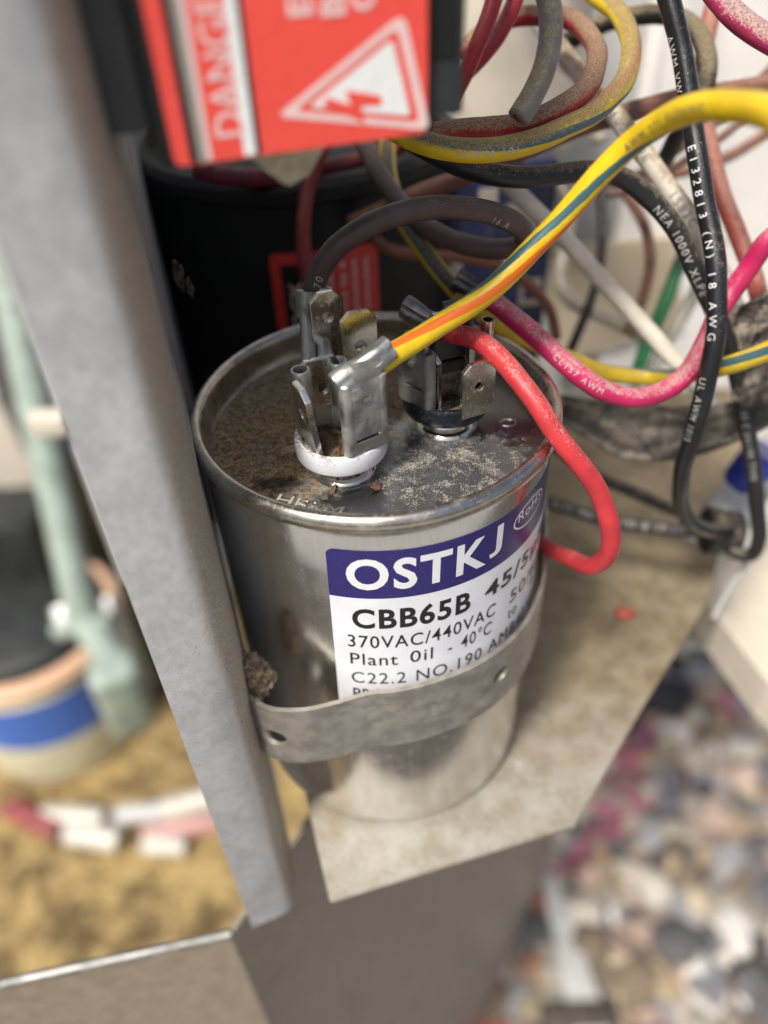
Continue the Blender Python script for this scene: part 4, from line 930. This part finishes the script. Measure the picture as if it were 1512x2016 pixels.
# straight receptacle with two curled edges pushed on the back tab of the white bushing
Pj = []
nb = V((.35, -.93, 0)).normalized(); xb = V((-nb.y, nb.x, 0)); fmb = frame((-7.1, -7.0, 76.6), xb, EZ, nb)
for s in (-1, 1):
    Pj.append(xf(lathe([(.7, 0), (1.25, 0), (1.35, .2), (1.35, 9.4), (1.2, 9.7), (.95, 9.7), (.85, 9.2), (.85, 3)], 24), fmb @ Matrix.Translation((s*2.5, 0, .75)) @ Matrix.Rotation(-math.pi/2, 4, 'X')))
Pj.append(xf(extrude([(-2.6, 0), (2.6, 0), (2.6, 6.5), (1.2, 6.5), (1.2, 3.2), (-1.2, 3.2), (-1.2, 6.5), (-2.6, 6.5)], .6, bev=.1), fmb @ Matrix.Translation((0, 0, -.5))))
con = mk('connector', *join(*Pj), CR, o)
Pj = []
for s in (-1, 1):
    q = [V((-7.1, -6.4, 85.6))+xb*s*1.05, V((-7.1, -6.4, 85.6)).lerp(c0_, .5)+xb*s*1.02, c0_+xb*s*1.0+V((0, 0, -.6))]
    Pj.append(Sweep(q, .3).tube(1.02, 18)[:2])
mk('crimp_barrel', *join(*Pj), CR, con)
Pj = []
for s in (-1, 1):
    q = [c0_+xb*s*1.05+V((0, 0, -1.2)), c0_.lerp(c1_, .5)+xb*s*1.15+nb*.2, c1_+xb*s*1.15+nb*.3+V((0, 0, .6))]
    Pj.append(Sweep(q, .3).tube(1.4, 20)[:2])
mk('insulation_crimp', *join(*Pj), CR, con)

# --- black printed wire on the right
P = [(34.75, 163.96, 171.20), (38.90, 91.45, 154.05), (41.57, 44.84, 135.31), (42.68, 34.28, 120.66), (43.98, 31.70, 116.23), (45.37, 29.04, 111.73), (46.55, 26.32, 107.15), (47.61, 23.54, 102.50), (48.71, 19.23, 96.13), (50.12, 14.82, 89.63), (50.84, 10.83, 83.62), (50.83, 7.17, 76.46), (50.47, 5.47, 70.00), (50.70, 6.23, 61.80), (51.84, 8.39, 52.17), (54.31, 11.21, 43.30), (58.89, 14.34, 34.79), (66.23, 18.83, 27.84), (72.14, 22.49, 24.47)]
o, sw = wire('black_wire', 'shiny black wire with bold white numbers hanging down at the right', P, 2.95, wire_mat('black_wire_front', (0.014, 0.0145, 0.017), .27, 0.10), texts=[('E132813 (N) 18 AWG', (49.97, 14.83, 89.64), 1.30, M_['white_ink'], False, .35, 27.5), ('UL AWM 1015', (50.73, 5.85, 67.41), 1.15, M_['faint_ink'], False, .35), ('AWM VW-1', (45.61, 27.61, 110.12), 1.15, M_['faint_ink'], False, .8)], segs=24)

# --- yellow dusty loop and red dusty loop
P = [(14.68, 193.14, 162.55), (25.52, 121.09, 145.96), (32.48, 74.78, 127.59), (35.28, 58.72, 118.06), (38.20, 53.76, 115.49), (40.77, 46.81, 113.68), (41.33, 39.07, 110.97), (38.52, 30.29, 108.57), (33.54, 22.25, 106.99), (27.57, 16.18, 106.13), (21.23, 10.66, 105.89), (15.14, 8.75, 105.95), (10.11, 9.64, 106.17), (6.14, 12.81, 106.71), (2.47, 19.96, 107.23), (-1.17, 29.23, 108.63)]
o, sw = wire('yellow_wire', 'dusty yellow wire with teal stripe curling round beside the relay', P, 2.95, wire_mat('yellow_wire_loop', YEL, .4, 0.62, [(stripe_at(P, 2.9, (26.62, 14.88, 106.16), -.45, .006), .006, .06, TEAL), (stripe_at(P, 2.9, (37.42, 28.73, 108.31), 0.1, .008), .008, .065, ORA)], dcol=(.30, .22, .11)), texts=[('AWM 101', (16.08, 8.59, 105.77), 1.05, M_['faint_ink'], True, -.25)], segs=24)
P = [(8.70, 16.23, 106.06), (12.63, 15.32, 106.57), (16.48, 14.28, 106.92), (21.24, 15.12, 107.15), (26.35, 17.79, 107.94), (31.07, 22.86, 109.17), (34.22, 30.54, 110.33), (35.12, 38.66, 111.97), (33.32, 45.04, 113.14), (30.18, 49.18, 113.28), (25.37, 51.59, 112.96), (21.11, 52.66, 111.12), (16.60, 52.35, 107.72)]
o, sw = wire('red_wire', 'dust covered dark red wire curled inside the dusty yellow loop', P, 2.95, wire_mat('red_wire_loop', (0.33, 0.022, 0.03), .4, 0.66, dcol=(.30, .22, .13)), segs=24)
P = [(10.42, 145.24, 174.04), (16.50, 72.82, 157.00), (20.42, 26.27, 138.33), (22.03, 15.74, 123.71), (23.04, 14.51, 120.82), (23.28, 13.26, 117.90), (22.63, 11.59, 114.49), (21.18, 10.30, 111.51), (19.52, 9.09, 109.38)]
o, sw = wire('grey_wire', 'short dusty grey wire with a cut end in front of the dark red loop', P, 2.9, wire_mat('grey_wire_cut', (0.20, 0.185, 0.175), .4, 0.5, dcol=(.33, .27, .16)), segs=24)
q = sw.c[-1]; t_ = sw.t[-1]; mk('cut_core', *xf(lathe([(0, .25), (.7, .2), (.8, 0), (.8, -.3)], 20), frame(q, sw.n[-1], sw.b[-1], t_)), M_['rust'], o)
for lab, pts in (('thin red wire nearest the relay edge at the top', [(42.50, 168.08, 169.87), (31.19, 96.12, 153.24), (23.92, 49.86, 134.84), (21.06, 39.45, 120.33), (19.52, 37.32, 116.40), (17.60, 35.38, 112.69), (15.78, 34.50, 108.66), (13.14, 33.80, 104.83)]), ('brighter red wire slanting down behind the relay at the top', [(47.79, 172.60, 168.98), (35.87, 100.72, 152.43), (28.21, 54.50, 134.08), (25.19, 44.11, 119.59), (23.46, 41.86, 115.52), (20.91, 40.09, 112.00), (17.42, 38.82, 109.02), (13.64, 39.14, 106.34)])):
    wire('red_wire', lab, pts, 2.5, wire_mat('red_wire_pair', (0.40, 0.025, 0.035), .36, 0.18))
# --- black dusty loop, upper right
P = [(35.63, 74.33, 102.51), (40.24, 70.66, 105.93), (45.34, 66.70, 109.03), (50.26, 62.56, 110.42), (54.29, 57.28, 110.51), (56.05, 50.68, 109.10), (56.17, 45.51, 106.26), (55.75, 43.92, 102.96), (54.53, 43.97, 99.99), (53.63, 46.29, 95.06), (53.03, 49.10, 89.18)]
wire('black_wire', 'dust covered black wire looping behind the printed black wire at the top right', P, 3.1, wire_mat('black_wire_loop', (0.030, 0.028, 0.025), .45, 0.62, dcol=(.24, .19, .11)))
# --- black wire under the yellow loop, running to the hooked end at the right
P = [(6.35, 22.58, 104.18), (9.70, 19.99, 102.77), (13.01, 17.69, 101.71), (17.49, 16.69, 100.60), (22.20, 17.22, 99.72), (27.64, 19.22, 99.00), (32.91, 21.38, 98.46), (37.90, 22.58, 96.82), (42.56, 22.45, 93.69), (46.89, 21.25, 89.34), (50.62, 18.78, 83.54), (54.21, 17.51, 77.60), (59.25, 18.37, 69.55), (64.57, 19.33, 58.59), (69.47, 19.00, 46.17), (73.85, 18.59, 33.65), (76.70, 18.74, 24.78), (76.74, 19.39, 19.48), (74.50, 21.33, 18.64), (72.51, 24.12, 20.28)]
wire('black_wire', 'black wire running under the yellow loop down to a hooked end at the right', P, 2.95, wire_mat('black_wire_long', (0.020, 0.020, 0.021), .34, 0.30, dcol=(.20, .16, .10)), texts=[('NEA 1000V XLPE', (48.33, 20.74, 87.26), 1.35, M_['faint_ink'], False, .15), ('105 C E41195 TYPE', (68.15, 19.93, 50.23), 1.3, M_['faint_ink'], False, .1)], segs=24)
P = [(28.56, 33.73, 29.35), (34.52, 30.18, 28.40), (40.59, 27.70, 27.14), (47.67, 25.49, 26.19), (57.13, 24.14, 24.73), (65.96, 23.91, 23.01), (74.32, 25.06, 21.35)]
wire('black_wire', 'black printed wire running level from the capacitor to the looped wires', P, 2.9, wire_mat('black_wire_low', (0.022, 0.023, 0.024), .4, 0.12), texts=[('XLPE 105', (39.54, 27.95, 27.42), 1.3, M_['faint_ink']), ('105 @ CE1205', (56.08, 24.25, 24.85), 1.3, M_['faint_ink'])])
P = [(35.52, 49.57, 32.22), (41.71, 44.68, 29.74), (49.10, 39.84, 25.83), (57.94, 36.88, 22.53), (67.16, 34.65, 18.56), (78.04, 32.68, 13.38)]
wire('black_wire', 'dark blurred wire slanting behind the level black wire', P, 2.8, wire_mat('black_wire_back', (0.035, 0.03, 0.026), .5, 0.2))
zl = thing('wire_tie', 'black tie bundle gathering the looped black wires at the right', 'tie', (73.14, 25.91, 20.79))
zc_ = V((72.81, 25.92, 20.80))
q = (V((79.08, 25.32, 20.17))-zc_).normalized().to_track_quat('Z', 'Y').to_matrix().to_4x4(); q.translation = zc_
mk('tie_band', *xf(lathe([(4.2, -3.5), (4.6, -3.2), (4.6, 3.2), (4.2, 3.5)], 40, (0, 0), 0, True), q), M_['rubber'], zl)
mk('tie_band', *xf(lathe([(4.6, -1.5), (5.2, -1.2), (5.2, 1.2), (4.6, 1.5)], 40, (0, 0), 0, True), q @ Matrix.Translation((.4, -.5, -2))), M_['rubber'], zl)
sw = Sweep([(74.60, 23.69, 18.29), (78.61, 22.79, 14.28), (76.82, 22.33, 7.70), (74.17, 20.21, -0.74)], 1); mk('tie_tail', *sw.tube(.55, 10)[:2], M_['grey_paint'], zl)

# --- white wires
P = [(19.78, 53.37, 93.79), (24.28, 48.25, 89.54), (30.24, 43.85, 84.60), (36.46, 40.41, 79.24), (42.73, 36.49, 73.33), (49.08, 32.44, 67.28), (55.53, 28.49, 61.35), (62.04, 25.33, 54.79), (67.70, 24.82, 46.71)]
wire('white_wire', 'clean white wire slanting down behind the bright yellow wire', P, 3.1, wire_mat('white_wire_clean', (0.70, 0.66, 0.56), .42, 0.08))
P = [(31.52, 61.52, 110.64), (34.78, 54.05, 106.73), (38.28, 46.80, 103.09), (41.53, 41.19, 99.78), (45.00, 36.46, 95.96), (48.78, 32.53, 91.54), (52.97, 29.58, 86.72), (57.22, 27.25, 81.10), (60.80, 26.04, 75.21), (64.07, 24.94, 69.46), (68.32, 24.48, 61.42)]
wire('white_wire', 'dusty white wire with grey printed numbers behind the printed black wire', P, 3.1, wire_mat('white_wire_dusty', (0.64, 0.60, 0.52), .45, 0.42, dcol=(.36, .26, .14)), texts=[('1000V PE', (43.49, 38.03, 97.73), 1.5, M_['ink_grey'], False, 0), ('1582C', (51.05, 30.28, 89.01), 1.5, M_['ink_grey']), ('A0250', (62.01, 25.49, 73.10), 1.5, M_['ink_grey'])], segs=24)
P = [(42.87, 90.37, 98.05), (46.87, 85.16, 95.20), (49.18, 80.87, 90.37), (49.68, 77.72, 85.29)]
wire('white_wire', 'short thick cream wire behind the dark red loop at the top', P, 3.4, wire_mat('cream_wire', (0.62, 0.57, 0.46), .45, 0.1))
P = [(43.14, 87.48, 75.16), (45.59, 79.28, 68.91), (43.56, 73.10, 63.42), (42.86, 68.62, 58.35), (45.26, 65.90, 55.29), (49.06, 65.40, 53.23), (59.71, 63.55, 48.19), (69.34, 60.58, 41.87), (75.64, 57.57, 35.48)]
wire('cream_wire', 'blurred cream wire curving down behind the clean white wire', P, 3.0, wire_mat('cream_wire_back', (0.55, 0.50, 0.40), .5, 0.1))
P = [(50.70, 82.48, 78.61), (51.54, 76.27, 73.10), (51.19, 70.41, 66.47), (49.30, 64.82, 58.61), (46.03, 60.84, 51.07), (43.35, 58.21, 45.07)]
wire('black_wire', 'thin blurred black wire hanging vertically behind the clean white wire', P, 2.2, wire_mat('black_wire_thin', (0.016, 0.016, 0.017), .4, 0.1))
P = [(71.92, 69.44, 74.55), (69.71, 66.97, 70.24), (66.30, 63.31, 63.05), (63.36, 59.86, 56.11), (60.68, 57.15, 48.51), (57.84, 53.89, 40.26)]
wire('green_wire', 'blurred green wire slanting down behind the clean white wire', P, 3.0, wire_mat('green_wire_back', (0.030, 0.20, 0.075), .45, 0.1))
P = [(77.67, 71.13, 65.93), (73.80, 67.05, 59.79), (69.66, 63.10, 52.27), (65.19, 59.91, 44.10), (62.07, 57.15, 37.94)]
wire('cream_wire', 'blurred cream wire running alongside the green wire', P, 3.0, wire_mat('cream_wire_side', (0.56, 0.53, 0.45), .5, 0.1))
# --- yellow wires at the black bushing
P = [(13.80, 16.90, 82.70), (11.93, 19.57, 84.19), (9.69, 23.81, 85.96), (6.88, 29.52, 87.87), (5.03, 35.60, 90.20), (4.33, 42.34, 93.29), (4.67, 50.27, 96.23), (5.50, 58.71, 99.75)]
wire('yellow_wire', 'yellow wire with dark stripe rising from the black bushing behind the brown arch', P, 2.9, wire_mat('yellow_wire_up', (0.50, 0.35, 0.015), .42, 0.2, [(stripe_at(P, 2.9, P[2], .1, .002), .002, .10, (0.035, 0.05, 0.05))], dcol=(.24, .18, .09)))
P = [(16.18, 19.48, 79.59), (20.74, 18.88, 75.92), (26.71, 20.44, 71.69), (33.45, 21.86, 67.29), (41.16, 22.61, 63.66), (48.21, 21.93, 62.94), (52.05, 16.89, 66.32), (54.89, 10.65, 71.35), (59.54, 7.00, 76.31), (62.95, 4.45, 81.00), (80.74, 4.82, 84.25), (125.33, 25.98, 74.50), (194.69, 58.89, 47.32)]
wire('yellow_wire', 'yellow wire with teal stripe passing under the magenta wire to the right edge', P, 2.95, wire_mat('yellow_wire_low', (0.66, 0.47, 0.03), .4, 0.16, [(stripe_at(P, 2.95, (58.20, 8.16, 74.60), -.2, .009), .009, .07, TEAL)]), texts=[('AWM 0.1', (63.36, 22.54, 63.72), 1.0, M_['ink_grey'], False, -.6)])
# --- brown and red wires
P = [(-2.79, 49.57, 81.80), (3.83, 48.05, 84.65), (10.11, 45.68, 88.06), (17.01, 44.10, 90.84), (24.48, 42.88, 94.03), (33.57, 43.23, 97.51), (42.98, 44.88, 99.44), (52.74, 47.17, 100.58), (61.76, 48.95, 101.14), (70.89, 50.56, 101.51), (88.89, 52.23, 100.58), (133.98, 69.61, 86.55), (204.11, 96.65, 52.74)]
wire('brown_wire', 'reddish brown wire crossing level behind the dusty yellow loop', P, 3.2, wire_mat('brown_wire_level', (0.20, 0.085, 0.06), .42, 0.2, dcol=(.28, .18, .12)))
for i, (lab, pts) in enumerate((('upper thin brown tube of a pair at the right edge', [(213.99, 134.84, 76.28), (145.62, 98.45, 99.54), (101.66, 75.06, 106.77), (84.12, 72.45, 103.70), (76.09, 67.99, 98.61), (69.50, 64.75, 93.39), (61.38, 61.77, 88.46), (52.58, 60.63, 84.09), (46.20, 61.61, 82.15)]), ('lower thin brown tube of a pair at the right edge', [(216.69, 132.92, 72.62), (148.13, 97.09, 96.51), (104.06, 74.06, 104.14), (86.46, 71.59, 101.24), (78.41, 67.42, 96.47), (71.79, 64.27, 91.35), (63.16, 61.59, 86.76), (54.32, 60.48, 82.42), (47.90, 61.24, 80.23)]))):
    wire('brown_tube', lab, pts, 1.6, wire_mat('brown_tube_skin', (0.17, 0.085, 0.065), .4, 0.1), cat='tube')
P = [(227.25, 144.23, 53.78), (158.06, 110.61, 80.15), (113.57, 88.99, 89.39), (95.82, 87.09, 87.12), (86.72, 83.56, 83.08), (79.25, 81.83, 79.56), (69.54, 81.03, 77.08), (58.69, 81.59, 76.13), (48.92, 83.14, 76.32)]
wire('brown_wire', 'blurred brown wire curving up to the right edge under the bright yellow wire', P, 2.4, wire_mat('brown_wire_far', (0.22, 0.10, 0.07), .45, 0.1))
P = [(52.57, 74.75, 78.92), (56.58, 71.03, 74.75), (59.53, 67.99, 69.81), (60.38, 64.25, 64.09), (59.05, 61.11, 57.50), (56.00, 57.92, 50.85)]
wire('brown_wire', 'blurred brown wire curving down left of the green wire', P, 2.3, wire_mat('brown_wire_down', (0.23, 0.11, 0.07), .45, 0.1))
P = [(87.69, 198.10, 161.84), (75.34, 126.26, 145.34), (67.40, 80.08, 127.02), (64.25, 66.70, 115.19), (61.23, 60.98, 110.21), (59.12, 55.28, 105.27), (57.88, 49.63, 100.37), (58.07, 43.42, 94.86), (59.89, 38.25, 89.03), (62.38, 33.06, 83.17), (64.59, 28.44, 77.96), (65.92, 25.92, 73.60), (66.03, 24.28, 68.73)]
wire('brick_red_wire', 'brick red wire passing behind the printed black wire at the right', P, 3.0, wire_mat('brick_wire', (0.33, 0.075, 0.055), .45, 0.42, dcol=(.36, .22, .16)))
P = [(29.57, 157.84, 168.30), (37.35, 85.53, 151.39), (42.35, 39.04, 132.81), (44.37, 24.55, 121.75), (46.28, 20.72, 118.94), (48.52, 17.57, 116.89), (51.97, 14.61, 115.07), (55.69, 12.29, 113.98), (73.16, 8.03, 111.99), (116.94, 17.60, 89.13), (185.05, 32.49, 41.56)]
wire('magenta_wire', 'dusty magenta wire in the top right corner', P, 3.0, wire_mat('magenta_wire_top', (0.36, 0.025, 0.09), .45, 0.72, dcol=(.42, .30, .27)), segs=24)
P = [(-4.52, 58.85, 96.81), (-7.33, 54.24, 93.10), (-9.85, 50.10, 88.40), (-11.10, 45.91, 83.65), (-11.33, 42.65, 78.44), (-10.66, 40.84, 73.38), (-10.47, 39.23, 67.03)]
wire('red_wire', 'dull dark red wire hanging straight down in front of the black start capacitor', P, 2.7, wire_mat('red_wire_dull', (0.26, 0.028, 0.032), .45, 0.12))
P = [(-29.14, 47.01, 93.84), (-23.46, 47.82, 91.77), (-16.74, 50.54, 90.36), (-8.77, 55.29, 89.75), (-1.28, 60.24, 89.35), (6.69, 65.95, 89.82), (13.06, 71.81, 90.46)]
wire('maroon_wire', 'maroon wire lying across the top of the black start capacitor', P, 3.2, wire_mat('maroon_wire', (0.14, 0.012, 0.022), .45, 0.1))
P = [(1.33, 52.45, 77.53), (4.61, 50.91, 75.81), (10.44, 51.01, 74.45), (18.46, 52.24, 72.88), (26.13, 52.75, 70.49), (32.36, 51.94, 66.58), (36.54, 51.30, 61.36), (38.53, 51.04, 55.04)]
wire('rust_brown_wire', 'thin rusty brown wire running level in front of the navy transformer', P, 2.2, wire_mat('rust_wire', (0.26, 0.10, 0.055), .45, 0.1))
wn = V((-27.00, 12.90, 89.99)); parts = []; rnd = random.Random(8)
parts.append(lump(wn, .6, .6, 2.2, 9)); parts.append(lump(wn+V((1.2, 0, -2.0)), .5, .45, 1.1, 11))
tag(mk('dead_leaf', *join(*parts), M_['floor_dirt'], None, True, org=wn), 'crumpled tan leaf bit stuck on the inside of the post', 'leaf bit')
